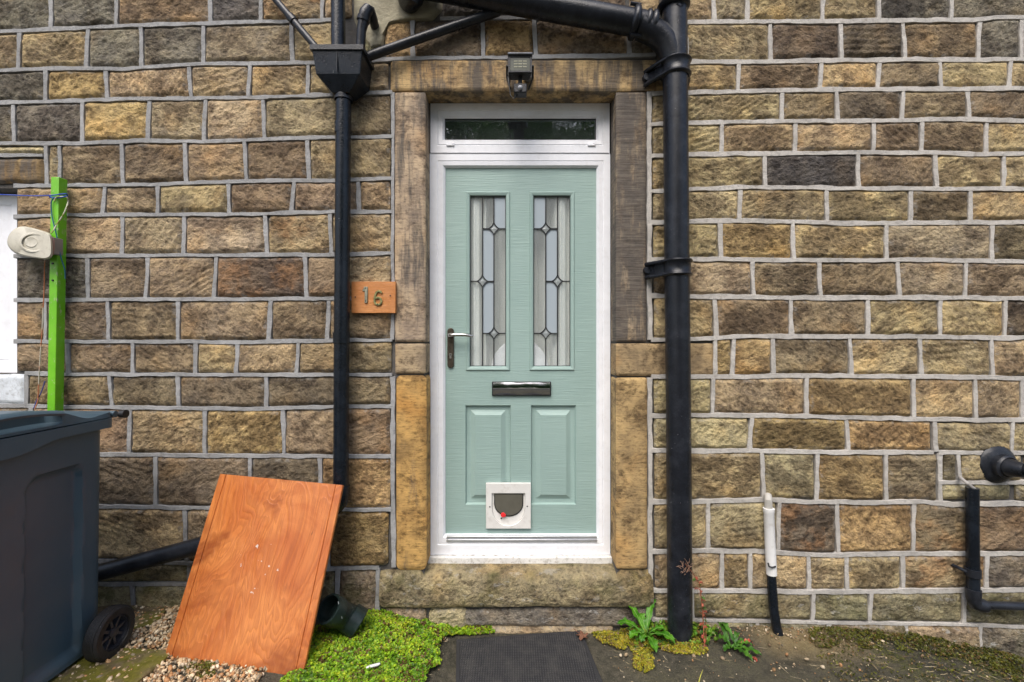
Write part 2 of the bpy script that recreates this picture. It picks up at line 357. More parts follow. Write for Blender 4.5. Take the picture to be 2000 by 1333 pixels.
def ribbon(pts, wpx, key, proud=.006, seed=0):      # raised strap of mortar along a pixel polyline
    P = np.array(pts, float); L = np.r_[0, np.cumsum(np.hypot(*np.diff(P, axis=0).T))]
    n = max(3, int(L[-1]/4)); t = np.linspace(0, L[-1], n); x = np.interp(t, L, P[:, 0]); y = np.interp(t, L, P[:, 1])
    dx, dy = np.gradient(x), np.gradient(y); ln = np.hypot(dx, dy); nx, ny = -dy/ln, dx/ln
    wob = 1.6*fbm(t*.02, seed*3.1, 0, 11, 3)
    wa = wpx/2*(1+1.15*fbm(t*.03, seed*1.7, 2, 12, 4)); wb = wpx/2*(1+1.15*fbm(t*.03, seed*1.7, 8, 13, 4))
    yy = -proud+.0045*fbm(t*.05, seed*.9, 4, 14, 3)
    V = []
    for i in range(n):
        for off, yv in ((-wa[i]*1.02, .02), (-wa[i]*1., yy[i]+.0012), (-wa[i]*.9, yy[i]), (wb[i]*.9, yy[i]), (wb[i]*1., yy[i]+.0012), (wb[i]*1.02, .02)):
            o = off+wob[i]; q = W(x[i]+nx[i]*o, y[i]+ny[i]*o); V.append((q[0], yv, q[2]))
    F = [(i*6+k, i*6+k+1, i*6+k+7, i*6+k+6) for i in range(n-1) for k in range(5)]+[tuple(range(6)), tuple((n-1)*6+k for k in range(6))]
    RIB[key].add(V, F)
rs = [0]
def hline(f, x0, x1, key, w=7.6):
    rs[0] += 1; xs = np.arange(x0, x1+1, 12.); xs[-1] = x1; ribbon(np.c_[xs, f(xs)], w, key, .0045, rs[0])
def vline(x, f0, f1, key, w=8., lean=0.):
    rs[0] += 1; y0, y1 = float(f0(x)), float(f1(x)); lean = random.uniform(-2.2, 2.2)
    ribbon([(x+lean, y0+2), (x, (y0+y1)/2), (x-lean, y1-1.5)], w, key, .0030, rs[0])
def course(ft, fb, joints, codes, key, **kw):
    codes = codes.split(); joints = list(joints)
    if joints[-1] > 1985 and len(codes) > 3: joints += [joints[-1]+135, joints[-1]+285]; codes += ['b2', 'y0']     # the wall runs on past the view
    if joints[0] < -40 and ft is not L[14] and ft is not L[15]: joints = [joints[0]-280, joints[0]-140]+joints; codes = ['b0', 't0']+codes
    for i, c in enumerate(codes): stone(joints[i], joints[i+1], ft, fb, c, **kw)
    for x in joints[1:-1]: vline(x, ft, fb, key)

# left of the door
L = [line((-200,-42),(0,-40),(766,-52)),
     line((-200,66),(0,63),(250,51),(400,47),(500,44),(615,42),(680,37)),
     line((-200,142),(0,139),(130,134),(230,135.5),(400,125.5),(500,125),(610,123),(740,118)),
     line((-200,205),(0,202),(250,194),(400,192),(500,191),(650,186),(766,181)),
     line((-200,282),(0,281),(150,281),(250,278),(270,275),(400,277.5),(500,274),(600,270),(655,269),(766,267)),
     line((0,364),(250,362),(400,357),(500,354),(655,353),(766,349)),
     line((0,426),(130,420),(500,419),(650,414),(766,414)),
     line((0,502),(130,500),(250,499.6),(500,498.5),(650,498),(766,495)),
     line((0,587),(130,586),(400,585),(600,584),(766,583)),
     line((0,667),(500,668.5),(650,665),(770,665)),
     line((0,729),(130,731),(400,732.5),(770,732)),
     line((-200,793),(0,793),(130,795),(400,798.5),(500,799),(650,795),(766,794)),
     line((-200,886),(210,888),(400,890),(766,892)),
     line((-200,987),(205,989),(350,992),(650,996),(766,996)),
     line((-200,1094),(200,1096),(500,1104),(640,1112),(766,1108)),
     line((-200,1140),(766,1142)), line((-200,1215),(500,1210),(766,1225))]
course(L[0], L[1], [-150,99.5,228,410,510,630,690], 'g3 g3 b2 k0 t0r t0', 'g')
course(L[1], L[2], [-70,37,170,276,397,570,664], 't2 t2 g0 g3 m3 t0', 'g')
course(L[2], L[3], [-50,89.5,208,371,487,602,712,762], 'g3 o1 t1 t0 t1 t0 b0', 'g')
course(L[3], L[4], [-60,27,161,290,400,515,668,766], 'g3 g3 o0 m1 m0 m0 b1', 'g')
course(L[4], L[5], [90.5,116.5,239,363,480,602,766], 't0 b3 b3 t0 b1 t0', 'g')
course(L[5], L[6], [28,202.6,308,447,572,700.5,766], 't0 t1 t0 b1 b0 t0', 'g')
course(L[6], L[7], [28,239,359.5,520,646,766], 't0 m0 m1 t0r t0', 'g')
course(L[7], L[8], [28,171.5,287,420,597.5,670,766], 'g3 b1 b0 d0r b0 m0', 'g')
course(L[8], L[9], [28,89,212,348,526.6,641,768], 'b0 b1 b1 b0 b3 b0', 'g')
course(L[9], L[10], [28,132.7,259,382.5,462.5,581.6,676,768], 'b0 b1 b1 t0 t0 b0 b0', 'g')
course(L[10], L[11], [52,216,348,520.5,668,766], 'b0 b1 d0 d1 b1', 'g')
course(L[11], L[12], [-150,60,253,400,553.6,667,766], 'b0 b0 t0 o4 b0 b0', 'g')
course(L[12], L[13], [-150,110,304,488,626,766], 'd0 d0 d0 d0 o4', 'g')
course(L[13], L[14], [-150,150,362,500,640,762], 't1 t1 b0 b0 o4', 'g', rc=.02)
course(L[14], L[15], [-150,120,370,520], 'v0 v0 v0', 'g', moss=.5, rc=.012)
course(L[14], L[16], [520,658,738], 'v0 m3', 'g', moss=.4, rc=.02)
course(L[15], L[16], [-150,260,520], 'v0 v0', 'g', moss=.7, gap=3)
for i, f in enumerate(L[1:16], 1):
    x0 = 28 if 5 <= i <= 9 else (50 if i == 10 else -420)
    x1 = {1: 665, 2: 738, 14: 740, 15: 510}.get(i, 766)
    hline(f, x0, x1, 'g')
c0 = lambda y: (lambda x: np.full_like(np.asarray(x, float), y))
vline(90.5, L[4], L[5], 'g'); vline(52, L[10], L[11], 'g'); vline(738, L[14], c0(1200), 'g')
stone(-150, 88, line((0,284),(90,284)), line((0,304),(90,304)), 'p0', gap=3)
hline(line((-150,304),(88,304)), -150, 84, 'g', 7)
rs[0] += 1; ribbon([(767,181),(767,664)], 6.5, 'g', .002, rs[0]); ribbon([(768,736),(767,900),(769,1108)], 9, 'g', .004, 77)
# right of the door
R = [line((1226,-45),(2200,-45)),
     line((1226,48),(1345,44),(1500,43),(1650,42),(1800,40.5),(1900,40),(1950,35),(2000,35),(2200,36)),
     line((1270,121),(1450,122),(1500,122),(1600,119),(1800,117.5),(2200,117)),
     line((1270,183),(1345,182),(1450,179),(1650,175.5),(1800,174.5),(2200,174)),
     line((1270,244),(1345,241),(1500,238),(1650,237),(1750,236),(1880,233),(1940,236),(2000,238),(2200,238)),
     line((1270,305.5),(1345,303),(1600,299.5),(1800,299.5),(1920,302),(2000,300.5),(2200,300)),
     line((1270,374),(1345,370),(1500,366),(1650,368),(2000,370),(2200,370)),
     line((1270,435),(1345,433),(1450,431.3),(1650,436.5),(1800,436),(2000,434.5),(2200,434)),
     line((1270,508),(1345,507),(1650,509),(1800,508),(2000,512),(2200,513)),
     line((1270,578),(1345,580),(1600,582),(1800,582),(2000,584),(2200,585)),
     line((1270,665),(1345,663),(1450,657.5),(1800,658),(1950,661),(2000,660),(2200,660)),
     line((1270,736),(1440,736),(1550,734),(1800,736),(2000,739),(2200,740)),
     line((1270,812),(1500,812),(1650,816),(1800,818.5),(1950,821),(2200,822)),
     line((1270,880),(1350,881),(1480,881),(1650,884),(1830,884)),
     line((1270,981),(1350,980),(1500,976),(1600,981),(1700,982),(1800,980),(1860,986),(2000,984),(2200,984)),
     line((1270,1078),(1400,1076),(1500,1078),(1600,1084),(1750,1082),(2200,1081)),
     line((1270,1154),(1500,1155),(1650,1156),(1750,1155),(2000,1152),(2200,1150)),
     line((1270,1211),(1440,1212),(1600,1216),(1880,1220),(2000,1226),(2200,1230)),
     line((1270,1260),(1600,1262),(1800,1285),(2000,1320),(2200,1340))]
course(R[0], R[1], [1226,1393.5,1460,1607,1716.5,1859,2010,2150], 'y0 m0 y2 y0 g2 g0 g0', 'p')
course(R[1], R[2], [1290,1340,1505,1642.6,1765.5,1912,1995,2120], 'y0 y2 d0 d0 b3 g0 g0', 'p')
course(R[2], R[3], [1275,1442,1602.5,1715.5,1837,1972,2090], 'y2 b2 y0 b0 y0 y0', 'p')
course(R[3], R[4], [1271,1527,1635,1763,1891,2030,2150], 'y3 b0 d0 b2 b0 y0', 'p')
course(R[4], R[5], [1271,1410,1553,1706,1800,1926.5,2050], 'y0 y2 y0 b2 b2 y0', 'p')
course(R[5], R[6], [1271,1494,1676,1828,1960,2090], 'y2 k0 b0 y2 y2', 'p')
course(R[6], R[7], [1272,1445,1614.6,1779,1895,2030], 'y2 y2 y2 b2 y0', 'p')
course(R[7], R[8], [1273,1407,1549,1731,1937.6,2070], 'y0 o2 y2 m0 b2', 'p')
course(R[8], R[9], [1274,1470.5,1600.6,1755,1886,2040], 'm0 b2 b0 m0 m3', 'p')
course(R[9], R[10], [1274,1397,1545.5,1695,1836,1963,2090], 'y0 b2 b0 y1 y0 d1', 'p')
course(R[10], R[11], [1397,1431.6,1509.5,1661,1798,1937.6,2070], 'o0 o0 b1 y1 y1 y2', 'p')
course(R[11], R[12], [1274,1392,1575,1784,1905,1997,2110], 'y0 t0 o2 y1 t0 t0', 'p')
course(R[12], R[13], [1274,1466,1655,1823], 'p0 o2 o2', 'p')
course(R[13], R[14], [1275,1490,1595,1730,1834], 'y2 p2 o3 b2', 'p')
course(R[14], R[15], [1275,1383,1520,1636,1784,1900,2060], 'y0 p0 d3r o1 b0r b0', 'p')
course(R[15], R[16], [1276,1410,1465,1580,1654,1763,1927,2060], 'y0 y0 y0 y0 y2 t0r g0', 'p')
course(R[16], R[17], [1277,1352,1588,1700,1883,2060], 'v0 v0 v0 v0 v0', 'p', moss=.35, lime=.5)
course(R[17], R[18], [1277,1480,1620,1770,1915,2080], 'v0 v0 m0 m0 g0', 'p', moss=.45, lime=.8, gap=2.5, bulge=.02, rough=.014)
# the repaired patch round the flue
pt = [line((1826,824),(2200,824)), line((1826,884),(2200,886)), line((1826,943),(2200,944))]
stone(1824, 1977, line((1824,823),(2000,824)), line((1824,886),(2000,886)), 'p0', lime=.25); stone(1977, 2110, pt[0], pt[1], 'p0'); stone(2110, 2260, pt[0], pt[1], 'y0'); stone(2260, 2400, pt[0], pt[1], 'b2')
stone(1842, 1871, pt[1], pt[2], 'v0', gap=3); stone(1876, 2000, pt[1], pt[2], 'p0', lime=.4); stone(2000, 2180, pt[1], pt[2], 'y0'); stone(2180, 2400, pt[1], pt[2], 'b0')
stone(1838, 1894, pt[2], line((1800,978),(2000,980)), 'p0', lime=.8, gap=3); stone(1900, 1976, pt[2], line((1800,978),(2000,980)), 'v0', gap=3); stone(1983, 2150, pt[2], line((1800,978),(2000,980)), 'v0', gap=3); stone(2150, 2400, pt[2], line((1800,978),(2000,980)), 'v0', gap=3)
for i, f in enumerate(R[1:18], 1):
    x0, x1 = {1: 1240, 2: 1290, 10: 1272, 11: 1272}.get(i, 1272), {13: 1822}.get(i, 2420)
    hline(f, x0, x1, 'p', 8.8 if i < 17 else 6)
for f in pt[1:]: hline(f, 1832, 2420, 'p', 8)
vline(1826, R[12], R[13], 'p', 9); vline(1836, R[13], R[14], 'p', 9); vline(1977, R[12], pt[1], 'p', 8); vline(1873, pt[1], pt[2], 'p', 7)
ribbon([(1268,180),(1268,420),(1270,664)], 9, 'p', .004, 91); ribbon([(1269,738),(1270,900),(1271,1210)], 9, 'p', .004, 92); vline(1397, R[10], R[11], 'p')
# above the door
LT = line((690,121),(760,117),(850,114),(1000,113),(1200,110),(1290,107))
A1 = line((690,40),(800,38),(860,37),(1000,35),(1290,30)); A0 = line((690,-50),(1290,-50))
course(A1, LT, [748,806,943,1044.6,1228.6,1290], 'o3 d1 o3 b3 g0', 'g')
course(A0, A1, [860,950,1060,1226], 'k0 d0 d0', 'g')
hline(A1, 860, 1285, 'g', 7); hline(LT, 716, 1280, 'g', 8); hline(L[3], 690, 766, 'g')
stone(692, 742, line((680,42),(760,42)), LT, 'v0')
# dressed surround: lintel, jambs, blocks
def dress(x0, x1, y0, y1, code, run=.0, gap=.8, moss=0., lime=0., back=.112, soft=.008, rc=.004, name='jamb_stone', bulge=.008, col=None):
    o = stone(x0, x1, c0(y0), c0(y1), code, gap=gap, rough=.0035, bulge=bulge, back=back, rc=rc, yedge=.004, mat=M_DRESS, name=name, step=.009, run=run, moss=moss, lime=lime, ew=soft, wob=.0012, smooth_face=True)
    if col: o.color = (*col, 1)
    return o
dress(762, 1284, 116, 178.3, 'o0', .75, name='lintel', back=.115, col=(.50, .365, .195))
dress(770, 831.8, 179.5, 669.3, 'm0', .66, col=(.43, .34, .245)); dress(771, 832.2, 670.7, 731, 'y0', .1, col=(.38, .30, .20)); dress(773, 833.5, 732.6, 1115, 'o0', .5, soft=.02, rc=.02, col=(.48, .305, .115))
dress(1202.5, 1263, 179.5, 668.8, 'g3', .92, col=(.36, .29, .205)); dress(1202.5, 1394, 670.4, 735.6, 'y0', .3, col=(.36, .27, .155)); dress(1202.5, 1265, 737.2, 1113, 'o0', .25, soft=.012, rc=.01, col=(.43, .31, .155))
tag(wall.children[-7], 'ochre lintel streaked with soot')
stone(-160, 86, c0(309), c0(359), 'o3', gap=1, rough=.003, back=.11, mat=M_DRESS, name='window_lintel', smooth_face=True, run=.8)
# doorstep and the stones under it
DX0_, DX1_ = -.43, .51
def doorstep():
    prof = [(.135,.318),(.10,.3165),(.06,.313),(.025,.309),(.004,.302),(-.012,.290),(-.020,.272),(-.024,.25),(-.027,.225),(-.028,.20),(-.026,.18),(-.020,.163),(-.004,.153),(.04,.150)]
    pp = np.array(prof); tt = np.linspace(0, len(prof)-1, 60); py = np.interp(tt, range(len(prof)), pp[:, 0]); pz = np.interp(tt, range(len(prof)), pp[:, 1])
    xs = np.linspace(W(742,0)[0], W(1275,0)[0], 170); X, T = np.meshgrid(xs, np.arange(60)); Y, Z = py[T], pz[T]
    n = fbm(X*7, Y*20, Z*22, 41, 5); r = np.abs(fbm(X*14+.3*n, 3, Z*40+X*6, 47, 4))
    amt = sstep(.05, -.01, Y)
    end = sstep(0, .03, np.minimum(X-xs[0], xs[-1]-X))
    Z = Z + .024*sstep(0, .02, np.maximum(DX0_-X, X-DX1_))*sstep(.26, .30, Z)
    Y = Y-amt*(.012*n-.018*r+.002)+.012*(1-end)*amt; Z = Z+.006*fbm(X*9, Y*9, 1, 44)*(1-.6*amt)-.012*amt*fbm(X*4, 0, 0, 42)*sstep(.2,.16,Z)
    I = np.arange(X.size).reshape(X.shape); Q = np.stack([I[:-1,:-1],I[1:,:-1],I[1:,1:],I[:-1,1:]], -1).reshape(-1, 4)
    V = np.c_[X.ravel(), Y.ravel(), Z.ravel()]
    caps = []
    for c in (0, -1):
        ids = I[:, c]; ctr = len(V); V = np.r_[V, [[xs[c], .06, .23]]]
        caps += [[ids[k], ids[k+1], ctr, ctr] for k in range(len(ids)-1)]
    uvv = np.c_[np.r_[((X-xs[0])/(xs[-1]-xs[0])).ravel(), 0, 1], np.r_[((Z-.15)/.17).ravel(), .5, .5]]
    me_q = np.r_[Q]
    o = np_mesh('doorstep', V, me_q, M_STONE, wall, uv=uvv, attrs={'ed': np.r_[np.ones(X.size), 0, 0]})
    o.color = (.34, .29, .18, 1); o['soot_top'] = 0.; o['soot_cen'] = .15; o['soot_mott'] = .18; o['moss'] = .4; o['lime'] = .35; o['soot_run'] = 0.
doorstep()
stone(748, 834, c0(1187), c0(1240), 'm0', gap=2, rc=.02, lime=.4); stone(836, 915, c0(1184), c0(1240), 'p0', gap=2, rc=.03, bulge=.02)
stone(905, 1275, line((905,1192),(1050,1187),(1275,1182)), c0(1226), 'g0', gap=1, rc=.012, lime=.8, rough=.008); stone(900, 1200, c0(1222), c0(1262), 'm0', gap=1, rough=.01, bulge=.02, lime=.5)
# mortar, bedding behind it, render patch
RIB['g'].build('mortar', M_MG, wall, origin=(0, 0, 0), angle=22); RIB['p'].build('mortar', M_MP, wall, origin=(0, 0, 0), angle=22)
DX0, DX1, DZ0, DZ1 = -.425, .5065, .31, 2.670
bed = MB(); y0, y1 = .012, .30
for a, b, c, d in ((-4.2,-3.33,-.4,4.2),(-3.33,-2.43,-.4,1.292),(-3.33,-2.43,2.2,4.2),(-2.43,DX0-.006,-.4,4.2),(DX0-.006,DX1+.006,-.4,.30),(DX0-.006,DX1+.006,DZ1+.008,4.2),(DX1+.006,4.2,-.4,4.2)):
    bed.box((a, y0, c), (b, y1, d))
bed.build('bedding_mortar', M_MD, wall, smooth=False, origin=(0, 0, 0))
def blob(name, pts, y, m, seed, parent=wall, thick=.02):
    P = np.array([W(*p)[[0, 2]] for p in pts]); c = P.mean(0); n = 96; rings = 9
    ang = np.arctan2(*(P-c).T[::-1]); L_ = np.r_[0, np.cumsum(np.hypot(*np.diff(np.r_[P, P[:1]], axis=0).T))]
    t = np.linspace(0, L_[-1], n, endpoint=False); PX = np.interp(t, L_, np.r_[P[:, 0], P[0, 0]]); PZ = np.interp(t, L_, np.r_[P[:, 1], P[0, 1]])
    V = []; F = []
    for k in range(rings+1):
        f = 1-k/rings; x = c[0]+(PX-c[0])*f; z = c[1]+(PZ-c[1])*f; wv = .012*fbm(x*30, 0, z*30, seed)*f
        yy = y-thick*(0 if k == 0 else min(1, .55+.2*k))-.008*fbm(x*22, 5, z*22, seed+1); yy = np.where(k == 0, .012, yy)
        V += list(zip(x+wv, yy, z+wv))
    for k in range(rings):
        for i in range(n): F.append((k*n+i, k*n+(i+1) % n, (k+1)*n+(i+1) % n, (k+1)*n+i))
    mb = MB(); mb.add(V, F); return mb.build(name, m, parent, angle=60)
blob('render_patch', [(690,-20),(870,-20),(862,20),(845,38),(800,42),(760,50),(735,95),(715,88),(700,60),(690,30)], .004, M_REND, 5)
blob('render_patch', [(733,70),(752,70),(748,92),(725,98),(718,84)], .004, M_REND, 6)

# ------------------------------------------------------------------ rooms behind the openings
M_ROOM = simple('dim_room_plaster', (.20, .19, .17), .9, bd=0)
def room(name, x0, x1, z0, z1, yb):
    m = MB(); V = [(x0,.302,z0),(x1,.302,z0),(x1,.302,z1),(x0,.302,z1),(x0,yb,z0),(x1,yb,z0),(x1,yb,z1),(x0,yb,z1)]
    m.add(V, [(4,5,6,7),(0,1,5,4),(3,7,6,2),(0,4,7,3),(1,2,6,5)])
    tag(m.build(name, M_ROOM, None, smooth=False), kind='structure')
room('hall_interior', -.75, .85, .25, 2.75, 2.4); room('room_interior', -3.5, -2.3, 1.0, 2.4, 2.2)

# ------------------------------------------------------------------ materials for objects
M_UPVC = simple('white_upvc', (.83, .845, .885), .35, var=.03, dirt=(.40, .37, .32), amt=.12, vs=14, bd=.0002)
M_SILLP = simple('chipped_white_paint', (.72, .71, .68), .6, var=.06, dirt=(.25, .22, .17), amt=.8, vs=18, bs=40, bd=.003)
M_LEAD = simple('lead_strip', (.018, .019, .021), .45, bd=0); M_ALU = simple('aluminium', (.62, .63, .65), .35, .8, bd=0)
M_BLK = simple('black_rubber_seal', (.012, .012, .013), .5, bd=0)
def door_paint():
    t = NT('sage_green_woodgrain_door'); p = t.world((1, 1, 1)); g = t.noise(t.world((3, 3, 75)), 2.2, 5, .65, None, .6); g2 = t.noise(t.world((5, 5, 260)), 1.5, 3)
    a = t.noise(p, 2.5, 4); c = t.mix(t.ss(a, .3, .7), (.275, .385, .355), (.305, .42, .388))
    c = t.mix(t.math('MULTIPLY', t.ss(t.noise(p, 55, 3, .8), .72, .8), .5), c, (.14, .19, .16))
    t.bump(t.math('ADD', t.ss(g, .35, .7), t.math('MULTIPLY', g2, .5)), .0006); return t.fin(c, .42, 0, .4)
M_DOOR = door_paint()
def glass(name, tint=(1, 1, 1), rough=.02, bump=0, haze=0.):
    t = NT(name); t.t.nodes.remove(t.b)
    tr = t.n('ShaderNodeBsdfTransparent'); tr.inputs[0].default_value = (*tint, 1); gl = t.n('ShaderNodeBsdfGlossy'); gl.inputs['Roughness'].default_value = rough
    fr = t.n('ShaderNodeLayerWeight'); fr.inputs['Blend'].default_value = .5; mx = t.n('ShaderNodeMixShader')
    f = t.math('MINIMUM', t.math('ADD', t.math('MULTIPLY', t.math('POWER', fr.outputs['Facing'], 5.), .9), .05 if haze > .1 or name == 'inner_door_glass' else .17), 1.0)
    if bump:
        b = t.n('ShaderNodeBump'); b.inputs['Distance'].default_value = bump; t.l(t.noise(t.world(), 22, 2), b.inputs['Height'])
        t.l(b.outputs[0], gl.inputs['Normal']); t.l(b.outputs[0], fr.inputs['Normal'])
    t.l(f, mx.inputs[0]); src = tr.outputs[0]
    if haze:
        df = t.n('ShaderNodeBsdfDiffuse'); df.inputs[0].default_value = (.76, .81, .81, 1); mh = t.n('ShaderNodeMixShader'); mh.inputs[0].default_value = haze
        t.l(src, mh.inputs[1]); t.l(df.outputs[0], mh.inputs[2]); src = mh.outputs[0]
    t.l(src, mx.inputs[1]); t.l(gl.outputs[0], mx.inputs[2]); t.l(mx.outputs[0], t.out.inputs[0]); return t.m
M_GLASS = glass('window_glass', (.82, .87, .86), .01, .0006, .03); M_CLEAR = glass('obscured_door_glass', (.98, .99, .99), .05, .0015, .22); M_GLASS2 = glass('inner_door_glass', (.98, .99, .99), .02, 0, .02)
def frosted():
    t = NT('frosted_glass'); t.bump(t.noise(t.world(), 300, 2), .0006)
    t.fin((.35, .405, .445), .3, 0, .5); t.put(t.b.inputs['Transmission Weight'], 0); return t.m
M_FROST = frosted()
def cast(name, col=(.010, .012, .017), rough=.26, dust=.28):
    t = NT(name); p = t.world(); a = t.noise(p, 12, 5, .65); f = t.noise(p, 170, 3, .7)
    gn = t.n('ShaderNodeNewGeometry'); sx = t.n('ShaderNodeSeparateXYZ'); t.l(gn.outputs['Normal'], sx.inputs[0])
    c = t.mix(t.ss(a, .35, .7), mul(col, .8), mul(col, 1.5))
    d = t.math('MULTIPLY', t.math('ADD', t.ss(f, .55, .72), t.ss(a, .5, .8)), dust)
    c = t.mix(t.math('MULTIPLY', d, .5), c, (.10, .10, .105))
    c = t.mix(t.math('MULTIPLY', t.ss(t.noise(p, 90, 2, .9), .74, .78), .8), c, (.4, .4, .42))
    t.bump(t.math('ADD', f, a), .0012); return t.fin(c, t.math('ADD', rough-.08, t.math('MULTIPLY', a, .14)), 0, .36)
M_PIPE = cast('black_painted_iron'); M_PVC = cast('black_plastic', (.006, .009, .014), .16, .08); M_PVC2 = cast('weathered_black_plastic', (.012, .014, .019), .3, .3)

# ------------------------------------------------------------------ front door
FY = .118                                            # the frame stands this far back in the opening
def FP(px, py, y=FY): p = W(px, py, -y); return p[0], p[2]
door = thing('front_door', 'sage green panelled front door with two leaded glass lights in a white frame', 'door', (.04, FY, .35))
def rect(x0, y0, x1, y1, y=FY):
    a, b = FP(x0, y1, y), FP(x1, y0, y); return a[0], b[0], min(a[1], b[1]), max(a[1], b[1])
# outer frame of the door
fx0, fx1 = DX0+.002, DX1-.001
_, zH = FP(1000, 301.5); _, zT = FP(1000, 203); _, zB = FP(1000, 1084)
ix0, ix1, iz0, iz1 = rect(869, 1046, 1166, 326)
m = MB(); bw = ix0-fx0
def frame_bar(m, ox0, ox1, oz0, oz1, jx0, jx1, jz0, jz1, y, deep):
    steps = [(0, y+.02, 0), (0, y, 0), (.50, y, 0), (.55, y+.004, 0), (.60, y+.001, 0), (.86, y+.004, 0), (.95, y+.012, 0), (1., y+.016, 0), (1., y+deep, 0)]
    V = []; F = []
    for f, yy, _ in steps:
        x0, x1 = ox0+(jx0-ox0)*f, ox1+(jx1-ox1)*f; z0, z1 = oz0+(jz0-oz0)*f, oz1+(jz1-oz1)*f
        V += [(x0, yy, z0), (x1, yy, z0), (x1, yy, z1), (x0, yy, z1)]
    for j in range(len(steps)-1):
        for k in range(4): F.append((j*4+k, j*4+(k+1) % 4, j*4+4+(k+1) % 4, j*4+4+k))
    m.add(V, F)
frame_bar(m, fx0, fx1, zB, zH, ix0, ix1, iz0, iz1, FY, .06)
fr = m.build('door_frame', M_UPVC, door, angle=25)
# transom light
gx0, gx1, gz0, gz1 = rect(868, 271.5, 1165, 230)
m = MB(); frame_bar(m, fx0+.004, fx1-.004, zH+.006, zT, gx0, gx1, gz0, gz1, FY-.004, .05)
m.box((fx0, FY+.004, zH-.001), (fx1, FY+.05, zH+.0065))
tf = m.build('transom_frame', M_UPVC, door, angle=25)
m = MB(); m.box((gx0-.004, FY+.024, gz0-.004), (gx1+.004, FY+.030, gz1+.004)); m.build('pane', M_GLASS, tf, smooth=False)
m = MB(); m.rloft(gx0-.001, gx1+.001, gz0-.001, gz1+.001, [(0, FY+.0125), (.003, FY+.0125), (.003, FY+.024)]); m.build('gasket', M_BLK, tf, smooth=False)
for px in (880, 1155):
    x, z = FP(px, 285); m = MB(); m.box((x-.02, FY-.011, z-.004), (x+.02, FY-.003, z+.004)); m.box((x+.008, FY-.012, z+.0035), (x+.02, FY-.0035, z+.012)); m.build('drain_cap', M_UPVC, tf, bevel=.0015)
# leaf
LY = FY+.022
lx0, lx1, lz0, lz1 = rect(870, 1047, 1166, 326.5, LY)
WIN = [rect(910, 375, 996, 724, LY), rect(1034, 374.5, 1122, 724, LY)]
for i in (0, 1): WIN[i] = (WIN[i][0], WIN[i][1], WIN[i][2], WIN[i][3])
wins = [rect(910, 724, 996, 375, LY), rect(1034, 724, 1122, 375, LY)]; pans = [rect(909, 986, 998, 792, LY), rect(1037, 986, 1125, 792, LY)]
xsL = sorted({lx0, lx1, *[r[i] for r in wins+pans for i in (0, 1)]}); zsL = sorted({lz0, lz1, *[r[i] for r in wins+pans for i in (2, 3)]})
m = MB()
for i in range(len(xsL)-1):
    for j in range(len(zsL)-1):
        cx, cz = (xsL[i]+xsL[i+1])/2, (zsL[j]+zsL[j+1])/2
        if any(r[0] < cx < r[1] and r[2] < cz < r[3] for r in wins+pans): continue
        m.add([(xsL[i], LY, zsL[j]), (xsL[i+1], LY, zsL[j]), (xsL[i+1], LY, zsL[j+1]), (xsL[i], LY, zsL[j+1])], [(0, 1, 2, 3)])
m.rloft(lx0, lx1, lz0, lz1, [(0, LY), (0, LY+.04)])
for r in wins: m.rloft(*r, [(0, LY), (.0015, LY-.005), (.005, LY-.007), (.012, LY-.005), (.018, LY-.003), (.0215, LY+.004), (.0215, LY+.03)])
for r in pans: m.rloft(*r, [(0, LY), (.002, LY+.004), (.006, LY+.013), (.012, LY+.0145), (.026, LY+.0145), (.030, LY+.013), (.049, LY+.002), (.051, LY+.001)], True)
leaf = m.build('door_leaf', M_DOOR, door, angle=20, fixn=False)
m = MB(); m.box((lx0+.002, LY+.041, lz0), (lx1-.002, LY+.044, lz0+.60)); m.build('inner_skin', M_DOOR, leaf, smooth=False)
